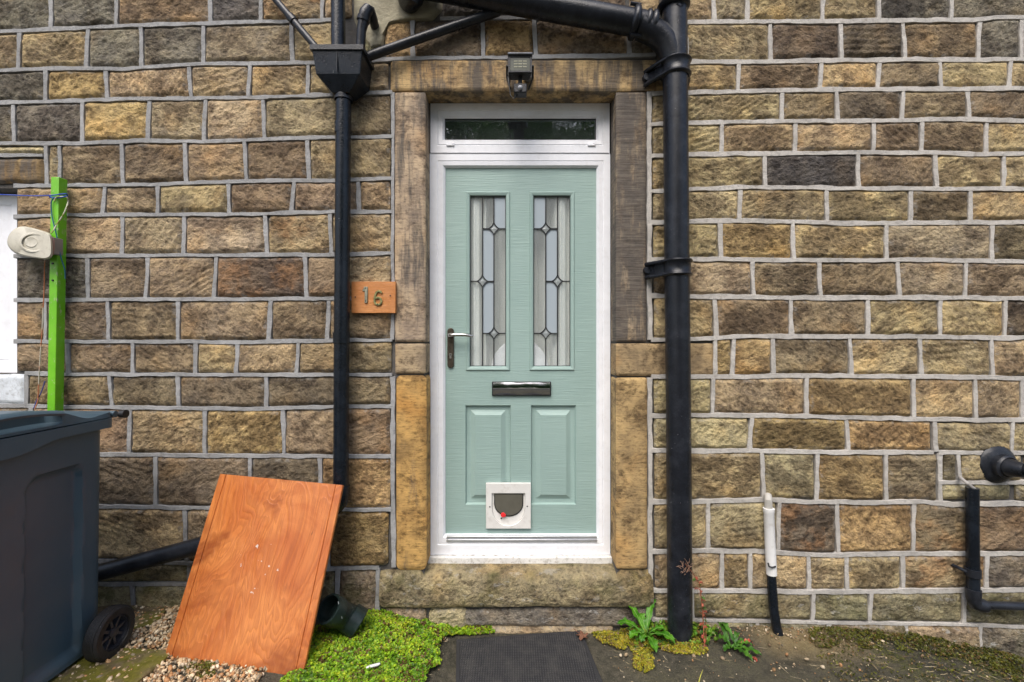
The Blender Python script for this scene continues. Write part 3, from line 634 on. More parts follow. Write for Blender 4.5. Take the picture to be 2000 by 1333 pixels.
# leaded lights
def leaded(win, mir):
    x0, x1, z0, z1 = win[0]+.0215, win[1]-.0215, win[2]+.0215, win[3]-.0215
    gw = x1-x0; yg = LY+.012
    ux = lambda u: x1-u*gw if mir else x0+u*gw
    zv = lambda py: z1-(py-385)/(716-385)*(z1-z0)
    a, b = .345, .665; ds = [(b, 448), (a, 550.5), (b, 652)]; hw, hh = 11.0*.0027, 12.5*.0027
    def pane(u0, u1, p0, p1, frost, nm):
        mm = MB(); xa, xb = sorted((ux(u0), ux(u1))); mm.box((xa, yg, zv(p1)), (xb, yg+.004, zv(p0))); ob = mm.build(nm, M_FROST if frost else M_GLASS2, leaf, smooth=False)
        if not frost:
            ob.data.materials.append(M_CLEAR)
            for pl in ob.data.polygons: pl.material_index = 1 if pl.normal.y < -.5 else 0
    e = .004
    pane(0, a, 385, 550.5, 0, 'clear_pane'); pane(0, a, 550.5, 716, 0, 'clear_pane')
    pane(a, b, 385, 448, 0, 'clear_pane'); pane(a, b, 448, 550.5, 1, 'frosted_pane'); pane(a, b, 550.5, 652, 1, 'frosted_pane'); pane(a, b, 652, 716, 0, 'clear_pane')
    pane(b, 1, 385, 448, 1, 'frosted_pane'); pane(b, 1, 448, 652, 0, 'clear_pane'); pane(b, 1, 652, 716, 0, 'clear_pane')
    mm = MB(); lw = .0028
    def strip(p, q, w=lw):
        p, q = Vector((p[0], 0, p[1])), Vector((q[0], 0, q[1])); t = (q-p).normalized(); n = Vector((-t.z, 0, t.x))*w
        V = [p+n, p-n, q-n, q+n]; mm.add([(v.x, yg-.006, v.z) for v in V]+[(v.x, yg+.0005, v.z) for v in V], [(0,1,2,3),(0,1,5,4),(1,2,6,5),(2,3,7,6),(3,0,4,7)])
    cuts = {a: [550.5], b: [448, 652]}
    for u, cs in cuts.items():
        ps = [385]+[c+s*12.5*1.0 for c in cs for s in (-1, 1)]+[716]
        for i in range(0, len(ps), 2): strip((ux(u), zv(ps[i])), (ux(u), zv(ps[i+1])))
    du = 11/71.
    for (u, c), (ua, ub) in zip(ds, ((a, 1), (0, b), (a, 1))):
        strip((ux(ua), zv(c)), (ux(u-du), zv(c))); strip((ux(u+du), zv(c)), (ux(ub), zv(c)))
        for su in (-1, 1):
            for sv in (-1, 1):                       # concave diamond sides
                P = []
                for k in range(7):
                    t = k/6*math.pi/2; q_ = k/6; P.append((ux(u+su*du*(.5*(1-math.sin(t))+.5*(1-q_))), zv(c+sv*12.5*(.5*(1-math.cos(t))+.5*q_))))
                for k in range(6): strip(P[k], P[k+1], .0024)
        V = []
        for sx_, sz_ in ((1, 0), (0, 1), (-1, 0), (0, -1)): V.append((ux(u+sx_*du), yg-.001, zv(c+sz_*12.5)))
        mb = MB(); V = []
        for q in range(4):
            for k in range(6):
                t = k/6*math.pi/2; a0 = (.5*(1-math.sin(t))+.5*(1-k/6), .5*(1-math.cos(t))+.5*k/6); V.append([(a0[0], a0[1]), (-a0[1], a0[0]), (-a0[0], -a0[1]), (a0[1], -a0[0])][q])
        V = [(ux(u+p*du), yg-.0005, zv(c+q*12.5)) for p, q in V]+[(ux(u), yg-.005, zv(c))]
        mb.add(V, [(k, (k+1) % 24, 24) for k in range(24)]); mb.build('bevelled_diamond', M_DIA, leaf, smooth=False)
    mm.build('lead_came', M_LEAD, leaf, smooth=False)
    mb = MB(); mb.rloft(x0, x1, z0, z1, [(0, yg-.008), (.003, yg-.008), (.003, yg)]); mb.build('glazing_bead', M_LEAD, leaf, smooth=False)
M_DIA = simple('bevelled_glass', (.30, .33, .33), .12, bd=0)
leaded(wins[0], False); leaded(wins[1], True)
# threshold strip, subsill
x0, x1, z0, z1 = rect(872, 1061, 1166, 1047.5, FY)
m = MB(); m.box((x0, FY-.006, z0+.008), (x1, FY+.03, z0+.020)); m.box((x0, FY-.002, z0+.024), (x1, FY+.03, z1)); m.build('threshold_strip', M_ALU, door, bevel=.002)
xa, za = FP(833, 1101, FY-.03)
m = MB(); m.box((DX0-.006, FY-.022, .305), (DX1+.006, FY+.05, zB-.003)); sub = m.build('sub_sill', M_SILLP, door, bevel=.004)
# letterbox
y = LY-.004; x0, x1, z0, z1 = rect(961, 773, 1076, 745.5, LY)
M_CHR = simple('chrome', (.62, .63, .66), .1, 1, var=.03, bd=0)
m = MB(); m.box((x0, LY-.012, z0), (x1, LY+.001, z1)); lb = m.build('letterbox', M_BLK, leaf, bevel=.003)
n = 20; V = []; F = []
for i in range(n+1):
    t = i/n; zz = z0+.006+(z1-z0-.010)*t; bul = .008*math.sin(math.pi*t)
    for k in range(13):
        xx = x0+.006+(x1-x0-.012)*k/12; V.append((xx, LY-.0135-bul+.0012*math.sin(k*1.1+2*t), zz))
for i in range(n):
    for k in range(12): F.append((i*13+k, i*13+k+1, (i+1)*13+k+1, (i+1)*13+k))
m = MB(); m.add(V, F); m.box((x0+.006, LY-.0135, z0+.006), (x1-.006, LY-.0121, z1-.004)); m.build('letterbox_flap', M_CHR, leaf, angle=60)
# handle
M_BRZ = simple('tarnished_brass_plate', (.085, .07, .052), .45, .7, var=.3, vs=60, bd=.0004); M_NIC = simple('worn_nickel', (.62, .6, .57), .28, 1, bd=0)
cx, zt = FP(880.5, 641, LY); _, zb = FP(880.5, 719, LY); rr = .017
out = [(cx+rr*math.cos(a), zt-rr+rr*math.sin(a)) for a in np.linspace(0, math.pi, 13)]+[(cx+rr*math.cos(a), zb+rr+rr*math.sin(a)) for a in np.linspace(math.pi, 2*math.pi, 13)]
m = MB(); m.prism(out, LY-.011, LY); m.build('handle_plate', M_BRZ, leaf, bevel=.003)
_, zl = FP(880, 655, LY); xe, zl2 = FP(924, 656.5, LY-.06)
m = MB(); m.tube([(cx, LY-.01, zl), (cx, LY-.042, zl), (cx+.008, LY-.05, zl), (cx+.03, LY-.052, zl+.001), (cx+.075, LY-.05, zl), (xe-.012, LY-.046, zl2), (xe, LY-.042, zl2-.002)], [.011, .010, .0095, .0085, .0085, .007, .004], 14)
m.build('handle_lever', M_NIC, leaf, angle=60)
_, zc = FP(880, 693, LY); m = MB(); m.lathe([(0, .0001), (0, .0085), (.012, .0085)], (cx, LY-.014, zc), (0, 1, 0), 18); m.box((cx-.005, LY-.0135, zc-.02), (cx+.005, LY-.005, zc-.003)); m.build('lock_cylinder', M_NIC, leaf)
m = MB(); m.box((cx-.0013, LY-.0148, zc-.006), (cx+.0013, LY-.0141, zc+.003)); m.build('keyhole', M_BLK, leaf, smooth=False)
# cat flap
M_CAT = simple('off_white_plastic', (.70, .69, .66), .45, var=.04, dirt=(.35, .3, .24), amt=.3, bd=0)
cx0, cx1, cz0, cz1 = rect(949.5, 1030.5, 1036.5, 942.5, LY)
ax0, ax1, _, azt = rect(961, 1030, 1025.5, 962, LY); _, azm = FP(0, 990, LY); _, azb = FP(0, 1025.5, LY)
def arch(x0, x1, zt, zm, zb, n=20):
    c = (x0+x1)/2; r = (x1-x0)/2; return [(x0, zt), (x1, zt)]+[(c+r*math.cos(a), zm-(zm-zb)*math.sin(a)) for a in np.linspace(0, math.pi, n)]
inn = arch(ax0, ax1, azt, azm, azb)
def ring_frame(outer, inner, ya, yb):                # plate between a rectangle and an inner outline
    bm = bmesh.new(); vo = [bm.verts.new((x, ya, z)) for x, z in outer]; vi = [bm.verts.new((x, ya, z)) for x, z in inner]
    eo = [bm.edges.new((vo[i], vo[(i+1) % len(vo)])) for i in range(len(vo))]; ei = [bm.edges.new((vi[i], vi[(i+1) % len(vi)])) for i in range(len(vi))]
    bmesh.ops.triangle_fill(bm, use_beauty=True, edges=eo+ei)
    g = bmesh.ops.extrude_face_region(bm, geom=bm.faces[:]); bmesh.ops.translate(bm, vec=(0, yb-ya, 0), verts=[v for v in g['geom'] if isinstance(v, bmesh.types.BMVert)])
    bm.verts.ensure_lookup_table(); bm.verts.index_update(); mb = MB(); mb.add([v.co for v in bm.verts], [[v.index for v in f.verts] for f in bm.faces]); bm.free(); return mb
cf = ring_frame([(cx0, cz0), (cx1, cz0), (cx1, cz1), (cx0, cz1)], inn, LY-.017, LY).build('cat_flap', M_CAT, leaf, angle=30, bevel=.0015)
m = MB(); m.prism(arch(ax0+.001, ax1-.001, azt-.001, azm, azb+.001), LY-.006, LY-.001); m.build('flap_tray', M_CAT, leaf, angle=30)
fl = arch(ax0+.011, ax1-.009, azt-.004, azm+.02, FP(0, 1008, LY)[1])
m = MB(); m.prism(fl, LY-.009, LY-.0062); m.build('flap_seal', M_BLK, leaf, angle=30)
fl2 = arch(ax0+.016, ax1-.014, azt-.007, azm+.02, FP(0, 1005.5, LY)[1])
M_SMOKE = simple('smoked_plastic', (.105, .10, .08), .2, bd=0); m = MB(); m.prism(fl2, LY-.0125, LY-.0095); m.build('flap', M_SMOKE, leaf, angle=30)
x, z = FP(982.5, 1004, LY); m = MB(); m.lathe([(0, .0001), (0, .011), (.006, .012)], (x, LY-.018, z), (0, 1, 0), 18); m.box((x-.006, LY-.0175, z-.008), (x+.014, LY-.0125, z+.004)); m.build('lock_knob', simple('red_plastic', (.75, .03, .035), .4, bd=0), leaf)
for px, py in ((957, 988), (1029.5, 987), (979, 1012)):
    x, z = FP(px, py, LY); m = MB(); m.lathe([(0, .0001), (0, .0035), (.003, .004)], (x, LY-.0185 if py < 1000 else LY-.008, z), (0, 1, 0), 12); m.build('screw_head', M_LEAD, leaf)

# what shows behind the glass
def cloth(t):
    m = NT(t); m.fin(m.mix(m.noise(m.world(), 20), (.66, .68, .64), (.74, .76, .72)), .9); m.put(m.b.inputs['Subsurface Weight'], 0); return m.m
M_CURT = cloth('pale_curtain_cloth')
def curtain(x0, x1, lab, ph, flip=False):
    n = 150; V = []; F = []; zt, zb = 2.45, .5
    for j in range(13):
        z = zt+(zb-zt)*j/12
        for i in range(n+1):
            u = i/n; x = x0+(x1-x0)*u; V.append((x, .163+.075*sstep(.60, .68, 1-u if flip else u)+.045*(1-abs(math.sin(u*10.5+ph+.10*math.sin(j*.5)))**.8)+.003*math.sin(u*61+ph*2), z))
    for j in range(12):
        for i in range(n): a = j*(n+1)+i; F.append((a, a+1, a+n+2, a+n+1))
    k = len(V); V2 = [(x, y+.003, z) for x, y, z in V]; m = MB(); m.add(V, F); m.add(V2, [f[::-1] for f in F])
    tag(m.build('curtain', M_CURT, None, angle=80, fixn=False), lab, 'curtain')
wx = [(w_[0]+w_[1])/2 for w_ in wins]
curtain(wx[0]-.17, wx[0]+.09, 'pale pleated curtain seen through the left leaded light of the green door', .4)
curtain(wx[1]-.09, wx[1]+.17, 'pale pleated curtain seen through the right leaded light of the green door', 2.1, True)
x, z = FP(1015, 722, .166); m = MB(); V = []; F = []
for i in range(17):
    a = math.pi*i/16
    for k in range(32): b = 2*math.pi*k/32; V.append((x+.15*math.sin(a)*math.cos(b), .166+.006*math.sin(a)*math.sin(b), z+.16*math.cos(a)))
for i in range(16):
    for k in range(32): F.append((i*32+k, i*32+(k+1) % 32, (i+1)*32+(k+1) % 32, (i+1)*32+k))
m.add(V, F); tag(m.build('white_globe', simple('white_shade', (.72, .73, .75), .5, bd=0), None, angle=80), 'rounded white shape behind the bottom of both leaded lights of the door', 'globe')

# ------------------------------------------------------------------ window at the left edge
win = thing('window', 'white framed window with a chipped painted sill at the left edge of the wall', 'window', (-2.9, .10, 1.3))
m = MB(); wy = .085
frame_bar(m, -3.325, -2.415, 1.295, 2.195, -3.08, -2.655, 1.40, 2.09, wy, .05); m.build('window_frame', M_UPVC, win, angle=25)
m = MB(); m.box((-3.09, wy+.03, 1.39), (-2.645, wy+.036, 2.10)); m.build('pane', M_GLASS, win, smooth=False)
m = MB(); m.box((-3.34, wy-.03, 1.262), (-2.432, wy+.06, 1.3)); m.build('frame_sill', M_UPVC, win, bevel=.004)
stone(-180, 51, c0(730), c0(791), 'p0', gap=1.5, rough=.003, back=.10, mat=simple('painted_sill_stone', (.62, .66, .70), .7, var=.08, dirt=(.2, .19, .17), amt=.6, vs=16, bs=50, bd=.003), name='window_sill', smooth_face=True)
m = MB(); m.box((-2.437, .02, 1.292), (-2.418, .10, 2.19)); m.build('reveal_plaster', M_SILLP, win, bevel=.003)

# ------------------------------------------------------------------ left rainwater goods
def wpts(*p): return [W(*q) for q in p]
hop = thing('hopper_head', 'black square rainwater hopper beside the lintel with a tapered base', 'hopper', (-.79, 0, 2.6))
hx, hf = -.793, .160
def hsec(z, w_, f, b=-.004): return [(hx-w_, -f, z), (hx+w_, -f, z), (hx+w_, b, z), (hx-w_, b, z)]
secs = [hsec(2.772, .113, .158), hsec(2.668, .100, .147), hsec(2.600, .040, .112, -.035)]
m = MB(); V = [p for s_ in secs for p in s_]; m.add(V, [(i*4+k, i*4+(k+1) % 4, i*4+4+(k+1) % 4, i*4+4+k) for i in range(2) for k in range(4)]+[(8, 9, 10, 11)]); m.build('bowl', M_PVC, hop, angle=20, bevel=.003)
m = MB(); V = hsec(2.790, .121, .166)+hsec(2.768, .121, .166)+hsec(2.768, .108, .152)+hsec(2.790, .110, .154)+hsec(2.70, .09, .135)
m.add(V, [(i*4+k, i*4+(k+1) % 4, j*4+(k+1) % 4, j*4+k) for i, j in ((0, 1), (1, 2), (0, 3), (3, 4)) for k in range(4)]+[(16, 17, 18, 19)]); m.build('rim', M_PVC2, hop, angle=20)
m = MB(); m.box((hx-.001, -.1605, 2.67), (hx+.001, -.152, 2.765)); m.build('seam', M_PVC, hop, smooth=False)
m = MB(); m.lathe([(0, .041), (.022, .041), (.022, .036)], (hx-.002, -.074, 2.583), (0, 0, 1)); m.build('spigot', M_PVC2, hop)
dp = thing('downpipe', 'black round downpipe left of the door running down to a sloping foot behind the board', 'pipe', (-.8, -.07, .6))
foot = W(665, 968, .07)
m = MB(); m.tube([(hx-.002, -.074, 2.6), W(669.5, 400, .072), W(667, 700, .07), W(666, 955, .07)], .0355, 24); m.build('pipe', M_PVC, dp)
for py in (252, 660):
    c = W(670 if py < 400 else 667, py, .071); m = MB(); m.lathe([(0, .0356), (0, .0385), (.05, .0385), (.05, .0356)], c-np.array((0, 0, .025)), (0, 0, 1)); m.build('collar', M_PVC, dp)
e = [W(666, 950, .07), W(666, 966, .07), W(662, 980, .07), W(652, 991, .07), W(630, 1002, .07), W(612, 1007, .07)]
m = MB(); m.tube(e, .041, 24); m.build('bend', M_PVC, dp)
m = MB(); m.tube([W(615, 1006.5, .07), W(390, 1066, .07), W(200, 1117, .07), W(60, 1154, .07)], .0385, 24); m.build('sloping_pipe', M_PVC2, dp)
up = thing('downpipe', 'black round pipe dropping into the open top of the hopper from above', 'pipe', (-.82, -.08, 2.7))
m = MB(); m.tube([W(660, -60, .085), W(660.5, 40, .085), (W(661, 60, .085)[0], -.085, 2.72)], .0325, 24); m.build('pipe', M_PVC, up)
def waste(name, lab, pts, r, cols=(), mat=M_PVC2):
    t = thing(name, lab, 'pipe', pts[0]); m = MB(); m.tube(pts, r, 18); m.build('pipe', mat, t); r = r[0] if hasattr(r, '__len__') else r
    for c, d, rr, l in cols:
        d = Vector(d).normalized(); m = MB(); m.lathe([(-l/2, r), (-l/2, rr), (l/2, rr), (l/2, r)], c, d, 20); m.build('collar', mat, t)
    return t
a, b = W(520, -22, .05), W(642, 86, .09); b[2] = 2.755
dv = b-a
ww = waste('waste_pipe', 'thin black waste pipe slanting down into the left of the hopper', [a, a+dv*.5, b], .0165, [(a+dv*.42, dv, .021, .035), (a+dv*.9, dv, .0205, .03)])
c = a+dv*.44; m = MB(); m.box((c[0]-.03, c[1]-.004, c[2]+.012), (c[0]-.02, .0, c[2]+.022)); m.build('clip', M_PVC2, ww)
p = [np.array((W(702, 90, .09)[0], -.09, 2.74)), W(706, 60, .095), W(711, 36, .1), W(713, 26, .1), W(718, 20, .095), W(722.5, 22, .08), W(728, 36, .06), W(735, 62, -.02)]
waste('waste_pipe', 'short black elbowed waste pipe from the wall into the right of the hopper', p, [.0215]*2+[.026, .0275, .027, .0255, .0215, .0215], [(W(710, 38, .1), p[2]-p[1], .029, .02)])
p = [W(716, 112, .06), W(800, 82, .055), W(880, 54, .05), W(975, 22, .05)]
waste('waste_pipe', 'long black waste pipe slanting up from the hopper to the big soil branch', p, .0215, [])

# ------------------------------------------------------------------ soil stack and branch
stk = thing('soil_stack', 'tall black cast iron soil stack right of the door with ridged collars', 'pipe', (.77, -.085, .05))
def sp(px, py): return W(px, py, .085)
m = MB(); b0 = sp(1328, 1235); b0[2] = .055; m.tube([b0, sp(1325, 800), sp(1322, 530), sp(1320, 300), sp(1318, 60), sp(1316, -60)], .0565, 32); m.build('pipe', M_PIPE, stk)
def collar(px, py, h=.075, ear=True):
    c = sp(px, py)-np.array((0, 0, h/2))
    m = MB(); m.lathe([(-.004, .057), (0, .066), (.006, .069), (.012, .066), (.016, .0625), (h-.018, .0625), (h-.013, .067), (h-.006, .0705), (h, .067), (h+.004, .057)], c, (0, 0, 1), 36)
    o = m.build('collar', M_PIPE, stk, angle=50)
    if ear:
        m = MB()
        for zz in (c[2]+.006, c[2]+h-.006): m.tube([(c[0]-.055, -.118, zz), (c[0]-.085, -.085, zz-.004), (c[0]-.115, -.035, zz-.004), (c[0]-.122, -.012, zz-.003)], [.007, .0085, .010, .011], 10)
        m.add([(c[0]-.05, -.10, c[2]+.004), (c[0]-.05, -.10, c[2]+h-.004), (c[0]-.124, -.012, c[2]+h-.006), (c[0]-.124, -.012, c[2]+.006),
               (c[0]-.05, -.07, c[2]+.004), (c[0]-.05, -.07, c[2]+h-.004), (c[0]-.124, .004, c[2]+h-.006), (c[0]-.124, .004, c[2]+.006)], [(0,1,2,3),(4,5,6,7),(0,1,5,4),(1,2,6,5),(2,3,7,6),(3,0,4,7)])
        m.lathe([(0, .0001), (0, .017), (.012, .018), (.02, .02)], (c[0]-.118, -.03, c[2]+h/2), (0, 1, 0), 14); m.build('bracket_ear', M_PIPE, stk, angle=50)
        m = MB(); m.tube([(c[0]+.05, -.09, c[2]+.01), (c[0]+.072, -.05, c[2]+.012), (c[0]+.085, .0, c[2]+.012)], .011, 10); m.build('bracket_ear', M_PIPE, stk)
collar(1320, 136); collar(1322, 524)
c = sp(1315, 14); m = MB(); m.lathe([(-.004, .057), (0, .070), (.012, .0755), (.022, .070), (.026, .066), (.11, .066)], c-np.array((0, 0, .012)), (0, 0, 1), 36); m.build('socket', M_PIPE, stk, angle=50)
m = MB(); q = sp(1320, 26); m.tube([q+np.array((dx, -.0565, dz)) for dx, dz in ((-.017, 0), (0, .011), (.017, 0), (0, -.011), (-.017, 0))], .0022, 6); m.build('diamond_mark', M_PIPE, stk)
br = [sp(1318, 128), sp(1312, 108), sp(1302, 86), sp(1288, 70), sp(1270, 60), sp(1250, 52)]
m = MB(); m.tube(br, [.054, .0565, .0575, .058, .058, .058], 28); m.build('swept_branch', M_PIPE, stk, angle=60)
brn = thing('soil_branch', 'thick black soil pipe sloping across the top of the wall above the lintel', 'pipe', sp(1240, 46))
A, B = sp(1262, 49), sp(770, -39); ax = B-A
m = MB(); m.tube([A, A+ax*.5, B], .0575, 32); m.build('pipe', M_PIPE, brn)
axn = ax/np.linalg.norm(ax)
for off, rr, l in ((.0, .067, .014), (.028, .066, .012), (.085, .0735, .018)):
    m = MB(); m.lathe([(-l, .058), (-l*.6, rr*.97), (0, rr), (l*.6, rr*.97), (l, .058)], A+axn*(off-.03), axn, 32); m.build('flange', M_PIPE, brn, angle=50)
for s_ in (-1, 1):
    q = A+axn*.055+np.array((.0, -.02, s_*.072)); m = MB(); m.tube([q-axn*.025, q+axn*.025], .009, 8); m.build('bolt_lug', M_PIPE, brn)
q = sp(800, -30); m = MB(); m.lathe([(-.05, .058), (-.05, .068), (.06, .068), (.06, .058)], q, axn, 30); m.build('socket', M_PIPE, brn, angle=50)
m = MB(); m.tube([sp(812, -22), sp(806, -6), W(800, 2, .05), W(797, 4, -.02)], [.05, .052, .05, .05], 22); m.build('wall_bend', M_PIPE, brn, angle=60)

# ------------------------------------------------------------------ right side small pipes
ov = thing('overflow_pipe', 'white plastic overflow pipe pushed into a black hose at the wall foot', 'pipe', W(1515, 1240, .04))
M_WPVC = simple('white_plastic_pipe', (.74, .74, .73), .4, var=.04, dirt=(.3, .26, .2), amt=.3, bd=0); M_GPVC = simple('grey_plastic_pipe', (.40, .385, .35), .5, bd=0)
m = MB(); m.tube([W(1500, 968, -.02), W(1500, 970, .025), W(1500.5, 978, .04), W(1501, 1000, .04)], [.0165, .0175, .0175, .0175], 18); m.build('stub_pipe', M_GPVC, ov)
m = MB(); m.tube([W(1501.5, 993, .042), W(1501.6, 1000, .042), W(1501.7, 1002, .042), W(1504, 1060, .042), W(1507, 1122, .042)], [.0255, .0255, .0235, .0235, .0235], 20); m.build('white_sleeve', M_WPVC, ov)
m = MB(); m.tube([W(1506, 1112, .042), W(1508, 1150, .042), W(1511, 1190, .045), W(1516, 1222, .052), W(1523, 1250, .062)], [.0205, .0215, .0215, .0215, .0225], 20); m.build('black_hose', M_PVC, ov)
m = MB(); m.tube([W(1500, 1100, .066), W(1502, 1107, .068), W(1508, 1109, .070), W(1515, 1107, .066)], .004, 8); m.build('clip', M_LEAD, ov)
fl_ = thing('boiler_flue', 'round black flue with a flange and stubby nozzle on the right of the wall', 'vent', W(1946, 907))
o = W(1946, 907)
m = MB(); m.lathe([(-.01, .090), (.006, .092), (.012, .088), (.022, .070), (.026, .056)], o, (0, -1, 0), 36); m.build('flange', M_PVC2, fl_, angle=40)
m = MB(); m.lathe([(.02, .056), (.052, .056), (.055, .051), (.06, .047)], o, (0, -1, 0), 32); m.build('sleeve', M_PVC2, fl_, angle=40)
m = MB(); m.tube([o+np.array((0, -.055, 0)), o+np.array((.002, -.08, -.0)), o+np.array((.012, -.108, .0)), o+np.array((.026, -.128, .0)), o+np.array((.020, -.120, .0)), o+np.array((.008, -.09, 0))], [.044, .040, .033, .030, .025, .022], 24, (False, True)); m.build('nozzle', M_PVC2, fl_, angle=50)
wp = thing('waste_pipe', 'black waste pipe bent into an L low on the wall below the flue', 'pipe', W(1900, 1180, .045))
m = MB(); m.tube([W(1899, 953, .045), W(1899.5, 1060, .045), W(1901, 1165, .045)], .0255, 20); m.build('pipe', M_PVC, wp)
m = MB(); m.tube([W(1901, 1150, .045), W(1901, 1158, .045), W(1901.5, 1172, .045), W(1905, 1180, .045), W(1914, 1183, .045), W(1922, 1183, .045)], [.030, .030, .027, .027, .030, .030], 20); m.build('elbow', M_PVC2, wp, angle=60)
m = MB(); m.tube([W(1918, 1182.5, .045), W(2060, 1186, .045)], .0185, 18); m.build('pipe', M_PVC2, wp)
c = W(1900, 1118, .045); m = MB(); m.lathe([(-.018, .0255), (-.018, .0305), (.018, .0305), (.018, .0255)], c, (0, 0, 1), 20); m.tube([c+np.array((-.025, 0, 0)), c+np.array((-.05, .012, .012)), c+np.array((-.058, .045, .014))], [.007, .008, .008], 8); m.build('clip', M_PVC2, wp)
m = MB(); m.tube([W(1874, 932, -.01), W(1876, 934, .02), W(1890, 945, .045), W(1905, 957, .05)], .0075, 10); m.build('feed_pipe', simple('bare_lead', (.32, .30, .28), .6, bd=0), wp)

# ------------------------------------------------------------------ floodlight, number plate
fld = thing('floodlight', 'small black security floodlight with motion sensor fixed on the lintel', 'lamp', W(1016, 140))
d0, d1 = .055, .125
a = W(992.5, 110, d1); b = W(1039, 144, d1)
bx0, bx1, bz1, bz0 = a[0], b[0], a[2], b[2]; M_FL = cast('black_lamp_housing', (.018, .019, .023), .35, .3)
m = MB(); V = [(bx0, -d1, bz0), (bx1, -d1, bz0), (bx1, -d1-.006, bz1), (bx0, -d1-.006, bz1), (bx0+.006, -d0, bz0+.008), (bx1-.012, -d0, bz0+.008), (bx1-.012, -d0, bz1+.008), (bx0, -d0, bz1+.008)]
m.add(V, [(0,1,2,3),(4,7,6,5),(0,4,5,1),(1,5,6,2),(2,6,7,3),(3,7,4,0)]); m.build('housing', M_FL, fld, bevel=.003)
m = MB(); m.box((bx0-.002, -d1-.020, bz1-.002), (bx1+.002, -d0+.01, bz1+.0055)); m.build('top_lip', simple('dusty_lamp_top', (.13, .14, .17), .4, var=.4, vs=70), fld, bevel=.002)
m = MB(); m.rloft(bx0+.001, bx1-.001, bz0+.001, bz1-.003, [(0, -d1-.004), (0, -d1-.010), (.007, -d1-.010), (.009, -d1-.0065)]); m.build('bezel', M_FL, fld, smooth=False)
M_LENS = simple('dull_lamp_glass', (.10, .105, .085), .15, bd=0); m = MB(); m.box((bx0+.008, -d1-.0068, bz0+.009), (bx1-.008, -d1-.0055, bz1-.011)); m.build('lens', M_LENS, fld, smooth=False)
m = MB()
for k in range(3):
    for j in range(3):
        xx = bx0+.026+j*.021; zz = bz0+.024+k*.013; m.box((xx, -d1-.0078, zz), (xx+.017, -d1-.0069, zz+.005))
m.build('led_array', simple('led_phosphor', (.24, .24, .16), .5, bd=0), fld, smooth=False)
for s_, xx in ((-1, bx0), (1, bx1)):
    m = MB(); m.tube([(xx, -.095, bz0+.05), (xx+s_*.010, -.095, bz0+.05)], [.007, .008], 10); m.tube([(xx+s_*.006, -.095, bz0+.05), (xx+s_*.007, -.06, bz0+.02), (xx*.8+.2*(bx0+bx1)/2, -.012, bz0-.01)], .0045, 8); m.build('bracket', M_FL, fld)
jb = W(1032, 152, .0); m = MB(); m.lathe([(0, .0001), (0, .024), (.035, .026)], (jb[0], -.042, jb[2]), (0, 1, 0), 24); m.build('junction_cover', simple('grimy_grey_plastic', (.16, .15, .145), .6, var=.4, vs=60), fld)
sa, sb = W(1003.5, 163, .11), W(1029, 181, .11)
m = MB(); m.box((sa[0], -.112, sb[2]), (sb[0], -.06, sa[2])); m.build('sensor_box', M_FL, fld, bevel=.004)
m = MB(); m.box((W(1012, 0, .1)[0], -.10, sa[2]-.002), (W(1020, 0, .1)[0], -.08, bz0+.01)); m.build('sensor_neck', M_FL, fld, bevel=.002)
sc_ = W(1016, 172, .113); m = MB(); m.lathe([(.011, .0001), (.010, .005), (.007, .0095), (0, .0115)], sc_, (0, -1, 0), 20); m.build('sensor_dome', simple('milky_dome', (.32, .33, .36), .3, bd=0), fld, angle=80)
cp = [W(994, 140, .05), W(992.5, 150, .06), W(994, 160, .07), W(995, 172, .08), W(997, 187, .085), W(1003, 193.5, .088), W(1009, 189, .09), W(1012, 181, .09)]
m = MB(); m.tube(cp, [.009, .010, .008, .0028, .0028, .0028, .0028, .0028], 10); m.build('cable', M_BLK, fld, angle=80)

def wood(name, c1, c2, c3, kind):
    t = NT(name); p = t.coord('Object')
    if kind == 'plate': v = t.coord('Object', (4, 30, 60)); n = t.noise(v, 1.6, 4, .6); rings = t.math('FRACT', t.math('MULTIPLY', n, 7.))
    else:
        v = t.coord('Object', (4.2, 1.55, 6)); n = t.noise(v, 1.0, 3, .5, None, .75); rings = t.math('FRACT', t.math('MULTIPLY', n, 24.))
    f = t.noise(t.coord('Object', (190, 5, 5) if kind != 'plate' else (8, 8, 400)), 1.8, 4, .7)
    ln = t.math('MULTIPLY', t.ss(rings, 0., .75), t.ss(rings, 1., .84))
    c = t.mix(t.ss(t.noise(p, 3.2, 5, .65, None, .6), .3, .68), c1, c2); c = t.mix(t.math('MULTIPLY', t.ss(t.noise(p, 2.2, 4, .6, None, 1.2), .50, .66), .8), c, c3) if kind == 'ply' else c; c = t.mix(t.math('MULTIPLY', ln, .27), c, c3)
    c = t.mix(t.math('MULTIPLY', t.ss(f, .55, .3), .4), c, mul(c3, .8))
    if kind != 'plate':
        ch = t.noise(t.coord('Object', (60, 9, 9)), 1., 3, .6); c = t.mix(t.ss(ch, .73, .77), c, (.045, .02, .01))
        wsp = t.noise(t.coord('Object', (1, 1, 1)), 34, 2); mid = t.n('ShaderNodeVectorMath', operation='LENGTH'); t.l(t.n('ShaderNodeTexCoord').outputs['Object'], mid.inputs[0])
        c = t.mix(t.math('MULTIPLY', t.ss(wsp, .70, .73), t.ss(mid.outputs['Value'], .14, .08)), c, (.62, .55, .5))
    t.bump(t.math('ADD', f, ln), .0005); return t.fin(c, .3 if kind == 'ply' else .42, 0, .5)
M_PLATE = wood('varnished_pine', (.50, .19, .05), (.62, .27, .085), (.36, .11, .025), 'plate')
hn = thing('house_number', 'small orange wooden plaque with brass number 16 beside the downpipe', 'sign', W(729, 582))
a, b = W(686, 612, .03), W(772.5, 550.5, .03)
